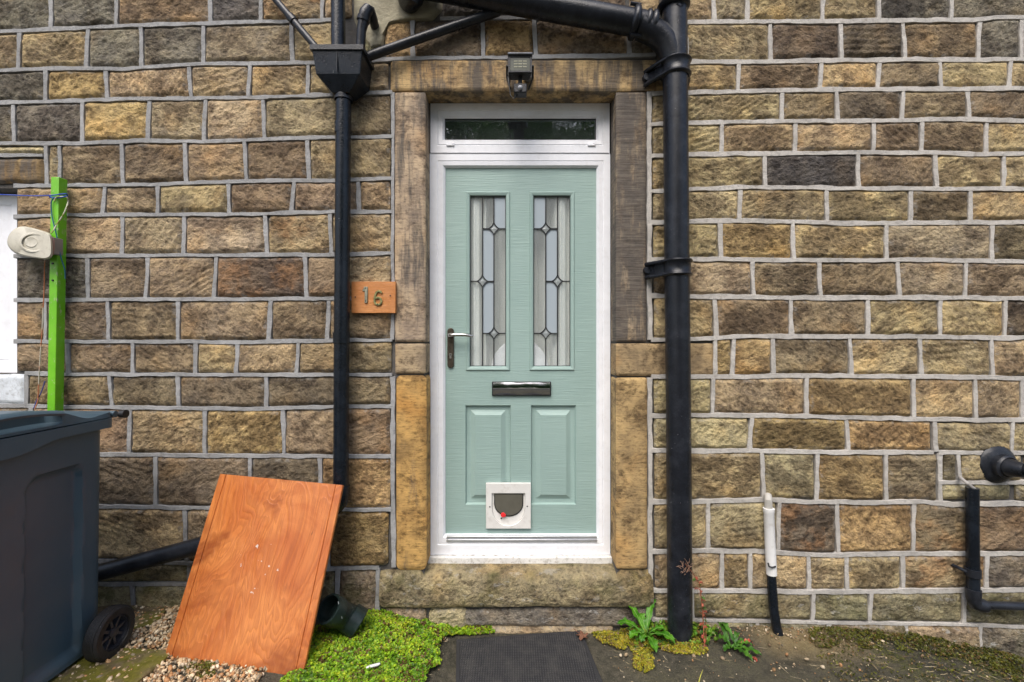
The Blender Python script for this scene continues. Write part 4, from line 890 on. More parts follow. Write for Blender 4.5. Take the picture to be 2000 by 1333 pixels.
m = MB(); m.box((a[0], -.030, a[2]), (b[0], -.008, b[2])); m.build('plaque', M_PLATE, hn, bevel=.002)
M_BRASS = simple('tarnished_brass', (.30, .29, .13), .4, .75, var=.3, vs=70, bd=.0003); M_BRS2 = simple('grey_tarnished_brass', (.33, .33, .25), .4, .75, var=.25, vs=70, bd=.0003)
def stroke(pts, wv, y0, y1):                          # flat bar along a path
    P = [np.array(W(*p, .034))[[0, 2]] for p in pts]; n = len(P); l, r = [], []
    for i in range(n):
        t = P[min(i+1, n-1)]-P[max(i-1, 0)]; t = t/np.linalg.norm(t); q = np.array((-t[1], t[0]))*(wv[i] if hasattr(wv, '__len__') else wv)
        l.append(P[i]+q); r.append(P[i]-q)
    m = MB(); V = [(p[0], y0, p[1]) for p in l+r]+[(p[0], y1, p[1]) for p in l+r]; F = []
    for i in range(n-1): F += [(i, i+1, n+i+1, n+i), (2*n+i, 2*n+i+1, 3*n+i+1, 3*n+i), (i, i+1, 2*n+i+1, 2*n+i), (n+i, n+i+1, 3*n+i+1, 3*n+i)]
    F += [(0, n, 3*n, 2*n), (n-1, 2*n-1, 4*n-1, 3*n-1)]; m.add(V, F); return m
m = stroke([(715.3, 560.5), (715.2, 575), (714.8, 592)], .0068, -.0365, -.0302)
m.prism([tuple(W(x, y, .034)[[0, 2]]) for x, y in ((712.9, 560.2), (712.5, 569), (709, 569.3), (707.6, 566.8), (710, 564.2), (711.3, 560.2))], -.0362, -.0302)
m.build('digit', M_BRS2, hn, bevel=.001)
six = [(745.6, 573.2), (743.2, 570.0), (739.4, 568.8), (735.6, 571.2), (733.0, 576.5), (731.6, 583)]+[(738.2+6.7*math.cos(a_), 588.6+6.9*math.sin(a_)) for a_ in np.linspace(math.pi, -(math.pi-.78), 16)]
stroke(six, [.004]+[.0046]*20+[.004], -.0368, -.0302).build('digit', M_BRASS, hn, bevel=.001)
for px, py in ((694, 580.5), (762.5, 578), (714.5, 563.5), (714.8, 588.5), (738, 594.5)):
    q = W(px, py, .03); m = MB(); m.lathe([(0, .0001), (0, .0028), (.004, .0034)], (q[0], -.0335 if 690 < px < 700 or px > 760 else -.0385, q[2]), (0, 1, 0), 10); m.build('screw', M_LEAD, hn)

# ------------------------------------------------------------------ green post, line reel, cords
def post_mat():
    t = NT('lime_green_gloss'); p = t.world(); sx = t.n('ShaderNodeSeparateXYZ'); t.l(p, sx.inputs[0])
    c = t.mix(t.ss(t.noise(p, 12, 4), .3, .7), (.13, .43, .010), (.17, .50, .018)); n = t.noise(t.world((1, 1, .5)), 42, 6, .75)
    c = t.mix(t.math('MULTIPLY', t.ss(n, .585, .64), .75), c, (.40, .45, .27)); c = t.mix(t.math('MULTIPLY', t.ss(t.noise(p, 18, 5, .7), .56, .74), .5), c, (.17, .22, .05))
    t.bump(n, .001); return t.fin(c, .35, 0, .5)
pt_, pb_ = W(107.5, 346, .07), W(93, 1190, .07); pb_[2] = .145
m = MB(); V = []
for c in (pb_, pt_): V += [(c[0]-.0185, -.071, c[2]), (c[0]+.0185, -.071, c[2]), (c[0]+.0185, -.028, c[2]), (c[0]-.0185, -.028, c[2])]
m.add(V, [(0,3,2,1),(4,5,6,7),(0,1,5,4),(1,2,6,5),(2,3,7,6),(3,0,4,7)])
post = m.build('wooden_post', post_mat(), None, bevel=.0025); tag(post, 'lime green painted wooden post standing against the wall behind the bin', 'post')
for k, (px, py) in enumerate(((103, 515), (103, 548))):
    q = W(px, py, .072); m = MB(); m.lathe([(0, .0001), (0, .004), (.004, .005)], (q[0], -.075, q[2]), (0, 1, 0), 10); m.build('screw', M_LEAD, post)
reel = thing('line_reel', 'cream retractable washing line reel fixed to the green post', 'line reel', W(58, 475, .1))
M_CREAM = simple('aged_cream_plastic', (.56, .53, .44), .4, var=.06, dirt=(.28, .24, .16), amt=.35, vs=22, bd=.0002)
outl = [(103, 464), (98, 456), (80, 450), (58, 444), (42, 442), (30, 446), (20, 455), (14, 466), (14, 478), (20, 488), (32, 497), (50, 502), (74, 506), (92, 508), (101, 504), (104, 496)]
def smooth_outline(pts, it=2):
    P = [np.array(p, float) for p in pts]
    for _ in range(it): P = [q for i in range(len(P)) for q in (.75*P[i]+.25*P[(i+1) % len(P)], .25*P[i]+.75*P[(i+1) % len(P)])]
    return P
so_ = smooth_outline(outl); ctr = np.array((60, 475.)); dd = .135
def tiltd(p, base): return base + (p[0]-60)*.00025     # face turns a little
m = MB(); n = len(so_); V = []; F = []
for sc2, dep in ((.93, .045), (1.0, .060), (1.0, .105), (.97, .122), (.90, .132), (.0, .134)):
    for p in so_: q = ctr+(p-ctr)*sc2; V.append(W(q[0], q[1], tiltd(q, dep)))
for i in range(5):
    for k in range(n): F.append((i*n+k, i*n+(k+1) % n, (i+1)*n+(k+1) % n, (i+1)*n+k))
F.append(tuple(range(n))); m.add(V, F); m.build('case', M_CREAM, reel, angle=45)
m = MB(); V = []; F = []; n = 40
for rr, dep in ((1.0, .131), (.94, .137), (.80, .137), (.74, .133)):
    for k in range(n): a_ = 2*math.pi*k/n; V.append(W(62+28*rr*math.cos(a_)+2, 474+20*rr*math.sin(a_), tiltd((62, 0), dep)))
for i in range(3):
    for k in range(n): F.append((i*n+k, i*n+(k+1) % n, (i+1)*n+(k+1) % n, (i+1)*n+k))
m.add(V, F)
for rr, dep in (): pass
m.build('raised_rim', M_CREAM, reel, angle=50)
m = MB(); V = []; F = []
for rr, dep in ((1., .1325), (.9, .1375), (.5, .1350), (.0, .1345)):
    for k in range(n): a_ = 2*math.pi*k/n; V.append(W(61+13.5*rr*math.cos(a_), 473+10.5*rr*math.sin(a_), dep))
for i in range(3):
    for k in range(n): F.append((i*n+k, i*n+(k+1) % n, (i+1)*n+(k+1) % n, (i+1)*n+k))
m.add(V, F); m.build('hub', M_CREAM, reel, angle=50)
m = MB()
for k in range(6):
    yv = 468+k*4.6; p0, p1 = W(84-(k % 6)*.6, yv, .136), W(95, yv+1.2, .138); m.tube([p0, p1], .0022, 6)
m.build('vent_slots', simple('painted_slot_shadow', (.07, .065, .055), .8, bd=0), reel)  # raised dark bars, their colour stands in for the shadow inside the slots
a, b = W(101, 465, .10), W(108.5, 497, .10); m = MB(); m.box((a[0], -.115, b[2]), (b[0]+.004, -.068, a[2])); m.build('bracket', simple('grey_bracket', (.22, .20, .18), .5), reel, bevel=.002)
m = MB(); m.tube([W(101, 463, .118), W(104.5, 470, .12), W(105, 485, .12), W(102, 499, .118)], .0035, 8); m.build('hinge_pin', simple('rusty_pink_wire', (.30, .17, .13), .5, bd=0), reel)
def cord(name, lab, cat, pts, r, col, stripe=None):
    P = [np.array(W(*p)) for p in pts]; Q = []                      # smooth by Catmull-Rom
    for i in range(len(P)-1):
        p0, p1, p2, p3 = P[max(i-1, 0)], P[i], P[i+1], P[min(i+2, len(P)-1)]
        for k in range(6):
            t = k/6; Q.append(.5*((2*p1)+(-p0+p2)*t+(2*p0-5*p1+4*p2-p3)*t*t+(-p0+3*p1-3*p2+p3)*t**3))
    Q.append(P[-1]); m = MB(); m.tube(Q, r, 8)
    t = NT(name+'_fibre'); c = col
    if stripe: c = t.mix(t.ss(t.noise(t.world((1, 1, 1)), stripe[1], 1), .46, .54), col, stripe[0])
    return tag(m.build(name, t.fin(c, .7), None, angle=80), lab, cat)
cord('washing_line', 'blue cord stretched left from the top of the green post', 'cord', [(-60,379,.09),(0,380.5,.085),(60,383,.08),(100,382,.078),(116,380,.079),(129,379,.074),(131,381,.03),(128,384,.02),(99,386,.024),(98.6,383,.05),(101,386,.0755),(114,387,.078),(130,383.5,.074),(131.5,385,.03)], .0027, (.03, .075, .42))
cord('tied_cord', 'blue green cord hanging from the knot down across the green post', 'cord', [(112,384,.079),(104,388,.079),(100,397,.078),(101,418,.078),(104,434,.079),(110,458,.081),(116,490,.083),(121,510,.081),(126.5,527,.078),(127.5,545,.07)], .0024, (.012, .10, .16))
cord('rope_loop', 'thin white and yellow rope looped from the post top back to the reel', 'rope', [(106,394,.08),(110,386,.081),(120,384.5,.08),(131,386,.073),(133,393,.06),(130,405,.074),(122,422,.08),(112,437,.081),(105,449,.09),(100,456,.10)], .0026, (.55, .53, .42), ((.25, .27, .06), 60))
cord('line_end', 'frayed white and orange string dangling below the line reel', 'string', [(88,505,.07),(87,520,.06),(86.5,560,.05),(84,610,.05),(82,650,.05),(79,690,.05),(76,740,.05),(74,780,.05),(68,800,.06)], .0021, (.50, .45, .38), ((.42, .14, .06), 9))
cord('twine', 'short blue twine hanging behind the bin beside the green post', 'string', [(88,745,.045),(80,768,.045),(72,782,.045),(66,798,.05)], .0021, (.05, .06, .26))

# ------------------------------------------------------------------ wheelie bin
binT = thing('wheelie_bin', 'dark grey wheelie bin with a ridged lid beside the window', 'bin', (-2.0, -.6, .15))
def bin_mat():
    t = NT('slate_grey_bin_plastic'); p = t.world(); a = t.noise(p, 3, 5, .6); n = t.noise(p, 130, 3, .8)
    c = t.mix(t.ss(a, .3, .7), (.046, .084, .115), (.064, .100, .128)); c = t.mix(t.math('MULTIPLY', t.ss(t.noise(p, 5, 4), .5, .72), .22), c, (.085, .08, .078))
    c = t.mix(t.math('MULTIPLY', t.ss(n, .74, .78), .7), c, (.25, .26, .26)); c = t.mix(t.math('MULTIPLY', t.ss(t.noise(t.world((1, 26, 2.5)), 3.5, 5, .7), .64, .72), .35), c, (.16, .17, .175)); t.bump(t.noise(p, 420, 2), .0003); return t.fin(c, .42, 0, .5)
M_BIN = bin_mat()
def rrect(x0, x1, y0, y1, r, per):                   # rounded rectangle, dense samples
    P = []
    for cx_, cy_, a0 in ((x1-r, y0+r, -90), (x1-r, y1-r, 0), (x0+r, y1-r, 90), (x0+r, y0+r, 180)):
        for a_ in np.linspace(a0, a0+90, 7): P.append((cx_+r*math.cos(math.radians(a_)), cy_+r*math.sin(math.radians(a_))))
    P = np.array(P+[P[0]]); L_ = np.r_[0, np.cumsum(np.hypot(*np.diff(P, axis=0).T))]; t = np.linspace(0, L_[-1], per, endpoint=False)
    return np.c_[np.interp(t, L_, P[:, 0]), np.interp(t, L_, P[:, 1])]
BX1, BX0, BY1, BY0 = -1.722, -2.29, -.285, -1.0     # right side, left side, back, front at the top
def bin_loft(zs, off, name, disp=None, per=260, cap=True, close_bottom=True):
    V = []; F = []
    for j, z in enumerate(zs):
        o_ = off(z); P = rrect(BX0-o_[0], BX1+o_[0], BY0-o_[1], BY1+o_[2], .05, per)
        for x, y in P:
            q = [x, y, z]
            if disp: q = disp(q)
            V.append(q)
    n = per
    for j in range(len(zs)-1):
        for k in range(n): F.append((j*n+k, j*n+(k+1) % n, (j+1)*n+(k+1) % n, (j+1)*n+k))
    if cap: F.append(tuple((len(zs)-1)*n+k for k in range(n)))
    if close_bottom: F.append(tuple(range(n))[::-1])
    m = MB(); m.add(V, F); return m.build(name, M_BIN, binT, angle=40)
def body_off(z): t = (1.10-z)/.93; return (-.012*t, -.10*t, -.0*t)
def body_disp(q):
    x, y, z = q
    if x > -1.80:                                    # recessed arch in the right side, deeper edge towards the wall
        d = -y; top = .955-.035*sstep(.56, .60, d)-.06*sstep(.41, .385, d)
        f = sstep(.385, .405, d)*sstep(.603, .590, d)*sstep(top+.008, top-.014, z)*sstep(.20, .23, z)
        x -= .022*f+.0*z
    return (x, y, z)
bin_loft(np.r_[np.linspace(.178, 1.10, 75)], body_off, 'body', body_disp)
def rim_disp(q):
    x, y, z = q; d = -y
    if z < 1.10: z -= .032*sstep(.5, .68, d)
    return (x, y, z)
bin_loft([1.086, 1.086, 1.104, 1.120, 1.124], lambda z: (.0, .0, .0) if z < 1.08 else (.032, .03, .02), 'rim', rim_disp)
def lid_off(z): return (.028-(z-1.12)*.12, .028, .020)
def lid_disp(q):
    x, y, z = q; d = -y; t = (z-1.128)/(.03)
    top = 1.150+.012*sstep(.34, .40, d)*0+.040*sstep(.36, .56, d)-.012*math.exp(-((d-.40)/.07)**2)+.01*sstep(.7, .95, d)
    zz = 1.128+(top-1.128)*t
    if x > -1.80:
        arc = 1.148+.036*sstep(.75, .60, d)
        f = sstep(.50, .525, d)*sstep(1.2, .62, d)*sstep(1.139, 1.146, zz)
        x -= .05*f
    return (x, y, zz)
bin_loft(np.linspace(1.128, 1.158, 14), lid_off, 'lid', lid_disp)
m = MB(); V = []; F = []
for i in range(25):                                  # overhanging lip above the hand recess in the lid side
    t = i/24; d = .50+.40*t; zc = 1.178+.016*math.sin(min(1, t*2.4)*math.pi/2)-.022*sstep(.45, 1., t)
    for x_, z_ in ((-1.71, zc-.008), (-1.688, zc-.010), (-1.684, zc-.002), (-1.69, zc+.006), (-1.72, zc+.010)): V.append((x_, -d, z_))
for i in range(24):
    for k in range(4): F.append((i*5+k, i*5+k+1, i*5+k+6, i*5+k+5))
m.add(V, F); m.build('lid_grip', M_BIN, binT, angle=60)
m = MB(); m.tube([(-2.2, -.255, 1.135), (-1.71, -.255, 1.135)], .014, 12); m.build('handle_bar', M_BIN, binT)
m = MB(); m.lathe([(-.012, .0001), (-.012, .016), (.012, .018), (.014, .0001)], (-1.672, -.262, 1.137), (1, 0, 0), 14); m.build('hinge', M_BLK, binT)
M_TYRE = cast('rubber_tyre', (.014, .014, .015), .5, .2); M_RIM = cast('black_wheel_hub', (.03, .031, .037), .3, .2)
for X_ in (-1.655, -2.36):
    sgn = 1 if X_ > -2 else -1; wc = np.array((X_, -.345, .25))
    m = MB(); m.lathe([(-.028, .064), (-.028, .090), (-.022, .098)]+[(-.018+k*.006+o2, .1000-(.003 if o2 else 0)) for k in range(6) for o2 in (0, .003)]+[(.022, .098), (.028, .090), (.028, .066), (.020, .063), (-.020, .063)], wc, (1, 0, 0), 48); ty = m.build('tyre', M_TYRE, binT, angle=30)
    m = MB(); ax_ = Vector((sgn, 0, 0)); m.lathe([(-.02, .063), (.020, .0635), (.022, .059), (.010, .057), (-.01, .055), (-.015, .03), (-.015, .0001)], wc, ax_, 40); m.lathe([(-.016, .022), (.018, .02), (.022, .012), (.022, .0001)], wc, ax_, 24)
    for k in range(8):
        a_ = 2*math.pi*k/8+.2; dv_ = np.array((0, math.cos(a_), math.sin(a_))); nv = np.array((0, -math.sin(a_), math.cos(a_)))*.0045; xo = np.array((sgn*.014, 0, 0)); xi = np.array((-sgn*.014, 0, 0))
        pts = [wc+dv_*.018+nv*1.4, wc+dv_*.018-nv*1.4, wc+dv_*.059-nv, wc+dv_*.059+nv]
        m.add([p+xo for p in pts]+[p+xi for p in pts], [(0,1,2,3),(0,1,5,4),(1,2,6,5),(2,3,7,6),(3,0,4,7)])
    m.build('rim', M_RIM, ty, angle=35)
m = MB(); m.tube([(-2.36, -.345, .25), (-1.66, -.345, .25)], .011, 10); m.build('axle', M_RIM, binT)

# ------------------------------------------------------------------ leaning board
TL, TR, BL, BR = W(430, 926, .092), W(670, 948, .161), W(320, 1283, .3465), W(590, 1322, .416)
bc = (TL+TR+BL+BR)/4; ex = Vector((TR-TL+BR-BL)/2); ey = Vector((TL-BL+TR-BR)/2); bwid, bhei = ex.length, ey.length
ex.normalize(); ey = (ey-ex*ey.dot(ex)).normalized(); ez = ex.cross(ey)
M_BOARD = wood('orange_veneer', (.45, .115, .022), (.64, .235, .062), (.22, .045, .009), 'ply')
hw, th = bwid/2, .014
xs = [-hw, -hw+.002, -hw+.030, -hw+.0315, -hw+.033, -hw+.035, hw-.035, hw-.033, hw-.0315, hw-.030, hw-.002, hw]
zs = [th-.002, th, th, th-.004, th-.004, th, th, th-.004, th-.004, th, th, th-.002]
ys = np.linspace(-bhei/2, bhei/2, 25); V = []; F = []; n = len(xs)
for j, yv in enumerate(ys):
    for x_, z_ in zip(xs, zs):
        bow = .010*(1-(2*x_/bwid)**2)*(-.8 if j == 0 else 0); V.append((x_, yv+bow, z_))
nn = len(V)
for yv in (ys[0], ys[-1]):
    for x_ in (-hw, hw): V.append((x_, yv, 0))
for j in range(len(ys)-1):
    for i in range(n-1): F.append((j*n+i, j*n+i+1, (j+1)*n+i+1, (j+1)*n+i))
F += [tuple([nn]+[nn+1]+list(range(n-1, -1, -1))), tuple([nn+3, nn+2]+[(len(ys)-1)*n+i for i in range(n)]), (nn, nn+2, nn+3, nn+1), tuple([nn, nn+2]+[j*n for j in range(len(ys)-1, -1, -1)]), tuple([nn+1]+[j*n+n-1 for j in range(len(ys))]+[nn+3])]
me = bpy.data.meshes.new('leaning_board'); me.from_pydata(V, [], F)
bm = bmesh.new(); bm.from_mesh(me); bmesh.ops.recalc_face_normals(bm, faces=bm.faces); bm.to_mesh(me); bm.free(); me.materials.append(M_BOARD)
o = bpy.data.objects.new('leaning_board', me); COL.objects.link(o)
o.matrix_world = Matrix.Translation(Vector(bc)-ez*th) @ Matrix((ex, ey, ez)).transposed().to_4x4()
tag(o, 'orange varnished wooden board with a groove down each side leaning against the downpipe', 'board')

# ------------------------------------------------------------------ drain fitting
fit = thing('drain_fitting', 'black plastic drain bend lying on the green ground cover beside the board', 'pipe fitting', G(660, 1235))
M_FIT = cast('glossy_black_green_plastic', (.010, .018, .017), .22, .12)
p0 = W(641, 1189, .235); c1 = W(655, 1203, .20); ax0 = (p0-c1)/np.linalg.norm(p0-c1); ax0 = np.array((-.42, -.60, .68)); ax0 /= np.linalg.norm(ax0)
m = MB(); m.lathe([(0, .052), (0, .0615), (-.008, .063), (-.05, .063), (-.056, .0575), (-.085, .057)], p0, ax0, 36); m.lathe([(0, .052), (-.07, .051), (-.07, .0001)], p0, ax0, 36); m.build('socket', M_FIT, fit, angle=40)
q0 = p0-ax0*.075; bd = [q0+ax0*.01, q0-ax0*.02, q0-ax0*.04+np.array((.012, .0, -.006)), q0-ax0*.055+np.array((.03, .005, -.012)), q0+np.array((.072, .035, -.062))]
m = MB(); m.tube(bd, [.057, .057, .0575, .058, .058], 32); m.build('bend', M_FIT, fit, angle=50)
e1 = q0+np.array((.052, .030, -.045)); a1 = np.array((.62, .02, -.42)); a1 /= np.linalg.norm(a1)
m = MB(); m.lathe([(-.02, .058), (-.018, .064), (.03, .0645), (.034, .060), (.034, .0001)], e1, a1, 36); m.build('collar', M_FIT, fit, angle=40)
m = MB(); m.tube([p0+ax0*.002+np.array((.045, .0, .03)), p0-ax0*.02+np.array((.05, -.03, .015)), p0-ax0*.05+np.array((.045, -.045, -.0))], .0018, 6); m.build('scuff_ridge', simple('scuffed_edge', (.25, .27, .28), .6, bd=0), fit)

# ------------------------------------------------------------------ doormat, leaf, litter
mat_ = thing('doormat', 'worn dark grey rubber doormat on the ground before the doorstep', 'doormat', (.07, -.45, .035))
def mat_mat():
    t = NT('ribbed_rubber'); p = t.coord('Object'); w1 = t.n('ShaderNodeTexWave', wave_type='BANDS', bands_direction='X'); t.l(p, w1.inputs[0]); w1.inputs['Scale'].default_value = 30
    w2 = t.n('ShaderNodeTexWave', wave_type='BANDS', bands_direction='Y'); t.l(p, w2.inputs[0]); w2.inputs['Scale'].default_value = 30
    h = t.math('MULTIPLY', w1.outputs['Fac'], w2.outputs['Fac']); n = t.noise(p, 16, 5, .7); d = t.noise(p, 190, 3, .8)
    c = t.mix(t.ss(h, .1, .7), (.020, .020, .022), (.058, .058, .060)); c = t.mix(t.math('MULTIPLY', t.ss(n, .4, .75), .5), c, (.085, .08, .072)); c = t.mix(t.ss(d, .74, .77), c, (.22, .21, .19))
    t.bump(h, .003); return t.fin(c, .75, 0, .3)
M_MAT = mat_mat(); mw, ml, ang = .60, .85, math.radians(-6.5)
def mbox(x0, x1, y0, y1, z0, z1):
    V = []
    for z in (z0, z1):
        for x, y in ((x0, y0), (x1, y0), (x1, y1), (x0, y1)): V.append((x, y, z))
    return V, [(0,3,2,1),(4,5,6,7),(0,1,5,4),(1,2,6,5),(2,3,7,6),(3,0,4,7)]
cxm = np.array((.0375, -.04)); R2 = np.array(((math.cos(-ang), -math.sin(-ang)), (math.sin(-ang), math.cos(-ang))))
def matpart(name, x0, x1, y0, y1, z0, z1, mt):
    V, F = mbox(x0, x1, y0, y1, z0, z1); V2 = []
    for x, y, z in V: q = cxm+np.array((x*math.cos(ang)*1-y*math.sin(-ang), x*math.sin(-ang)*1+y*math.cos(ang))); V2.append((q[0], q[1], z))
    m = MB(); m.add(V2, F); return m.build(name, mt, mat_, smooth=False, bevel=.002)
matpart('tread', -.285, .285, -ml+.015, -.014, .032, .0455, M_MAT)
M_EDGE = simple('rubber_edge', (.025, .025, .027), .6, bd=.0004, bs=200)
matpart('border', -.302, .302, -.014, 0, .032, .043, M_EDGE); matpart('border', -.302, -.285, -ml, -.014, .032, .043, M_EDGE); matpart('border', .285, .302, -ml, -.014, .032, .043, M_EDGE); matpart('border', -.285, .285, -ml, -ml+.015, .032, .043, M_EDGE)
def leafmat(name, c1, c2, rough=.35, sc_=25, spec=.3):
    t = NT(name); a = t.noise(t.world(), sc_, 4, .6); t.bump(t.noise(t.world(), 130, 3), .0012); return t.fin(t.mix(t.ss(a, .32, .68), c1, c2), rough, 0, spec)
def dead_leaf(name, px, py, z, size, rot, lab, mt):
    g = G(px, py); ang_ = np.linspace(0, 2*math.pi, 41)[:-1]; V = [(g[0], g[1], z+.006)]
    for i, a_ in enumerate(ang_):
        r_ = size*(.42+.42*abs(math.cos(2.5*(a_-rot)))**1.5+.14*random.random()); x, y = r_*math.cos(a_), r_*math.sin(a_)
        V.append((g[0]+x, g[1]+y, z+.004+.012*math.sin(a_*2+1)**2*(r_/size)+.004*random.random()))
    F = [(0, 1+i, 1+(i+1) % 40) for i in range(40)]; m = MB(); m.add(V, F); m.add([(x, y, z_-.0012) for x, y, z_ in V], [f[::-1] for f in F])
    m.tube([(g[0], g[1], z+.005), (g[0]-size*.8, g[1]+size*.9, z+.012), (g[0]-size*1.1, g[1]+size*1.25, z+.016)], .0016, 6)
    return tag(m.build(name, mt, None, angle=80, fixn=False), lab, 'leaf')
M_DEAD = leafmat('dead_leaf_brown', (.13, .055, .03), (.24, .12, .075), .6, 60)
dead_leaf('dead_leaf', 1138, 1250, .046, .034, .4, 'curled brown dead leaf on the right back corner of the doormat', M_DEAD)
g = G(728, 1320); m = MB(); oz = g[2]+.035; V = []
for (x, y) in ((-.026, -.006), (-.022, -.011), (.018, .004), (.027, .013), (.024, .019), (.012, .016), (-.016, .004)): V.append((x, y))
m2 = MB(); n = len(V); m2.add([(g[0]+x, g[1]+y, oz+z) for z in (0, .005) for x, y in V], [tuple(range(n))[::-1], tuple(range(n, 2*n))]+[(i, (i+1) % n, n+(i+1) % n, n+i) for i in range(n)])
tag(m2.build('plastic_scrap', simple('white_plastic_scrap', (.75, .75, .74), .4, bd=0), None, bevel=.001), 'small white plastic scrap lying on the green ground cover', 'litter')

# ------------------------------------------------------------------ paving slabs and gravel at the left
def slab_mat():
    t = NT('mossy_paving'); p = t.world(); a = t.noise(p, 7, 5, .6); b = t.noise(p, 40, 5, .7)
    c = t.mix(t.ss(b, .3, .7), (.10, .075, .045), (.20, .155, .095)); c = t.mix(t.math('MULTIPLY', t.ss(a, .40, .6), .9), c, t.mix(t.ss(b, .3, .7), (.10, .095, .008), (.17, .165, .02))); t.bump(b, .004); return t.fin(c, .6, 0, .35)
M_SLAB = slab_mat()
def slab(pts, lab, z):
    P = smooth_outline(pts, 1); P = [G(*p) for p in P]; n = len(P)
    m = MB(); m.add([(p[0], p[1], z+.002*random.random()) for p in P]+[(p[0], p[1], z-.05) for p in P], [tuple(range(n)), tuple(range(n, 2*n))[::-1]]+[(i, (i+1) % n, n+(i+1) % n, n+i) for i in range(n)])
    tag(m.build('paving_slab', M_SLAB, None, smooth=False, bevel=.006), lab, 'paving slab', group='mossy slabs at the left')
slab([(170, 1186), (322, 1186), (325, 1200), (290, 1232), (150, 1230)], 'small mossy paving slab against the wall behind the bin wheel', .161)
slab([(60, 1282), (150, 1268), (335, 1274), (332, 1288), (262, 1345), (200, 1420), (-60, 1420)], 'larger moss stained paving slab in front of the bin wheel', .163)
ICO = None
def ico():
    bm = bmesh.new(); bmesh.ops.create_icosphere(bm, subdivisions=1, radius=1); v = np.array([x.co[:] for x in bm.verts]); f = np.array([[q.index for q in x.verts] for x in bm.faces]); bm.free(); return v, f
iv, if_ = ico()
def pebbles(n, region, size, zo):
    Vs, Fs, Cs = [], [], []; k = 0
    pal = np.array((1.08,.95,.76))*np.array(((.50,.42,.31),(.62,.55,.45),(.36,.24,.14),(.45,.27,.15),(.27,.25,.22),(.70,.66,.58),(.40,.34,.26),(.22,.17,.12)))
    while k < n:
        x, y = random.uniform(*region[0]), random.uniform(*region[1])
        s_ = size*random.lognormvariate(0, .32); A_ = RNG.standard_normal((3, 3)); Q_, _ = np.linalg.qr(A_)
        v = (iv*(1+.18*RNG.standard_normal(iv.shape)*.6)*np.array((1.25, .95, .7)))@Q_.T*s_
        z = float(gz(x))+zo+random.uniform(-.004, .006); Vs.append(v+np.array((x, y, z))); Fs.append(if_+k*len(iv)); c = pal[random.randrange(8)]*(.75+.4*random.random()); Cs.append(np.tile(c, (len(iv), 1))); k += 1
    return np.concatenate(Vs), np.concatenate(Fs), np.concatenate(Cs)
def col_mat(name, rough, trans=0., spec=.4):
    t = NT(name); c = t.attr('Col', 'GEOMETRY', 'Color'); t.fin(c, rough, 0, spec)
    if trans: 
        tr = t.n('ShaderNodeBsdfTranslucent'); t.l(c, tr.inputs[0]); mx = t.n('ShaderNodeMixShader'); mx.inputs[0].default_value = trans
        t.l(t.b.outputs[0], mx.inputs[1]); t.l(tr.outputs[0], mx.inputs[2]); t.l(mx.outputs[0], t.out.inputs[0])
    return t.m
v, f, c = pebbles(7000, ((-1.95, -.98), (-.62, -.005)), .0062, .004)
tag(np_mesh('gravel', v, f, col_mat('pea_gravel', .55), cols=c), 'pale pea gravel scattered between the paving slabs under the board', 'gravel', kind='stuff')

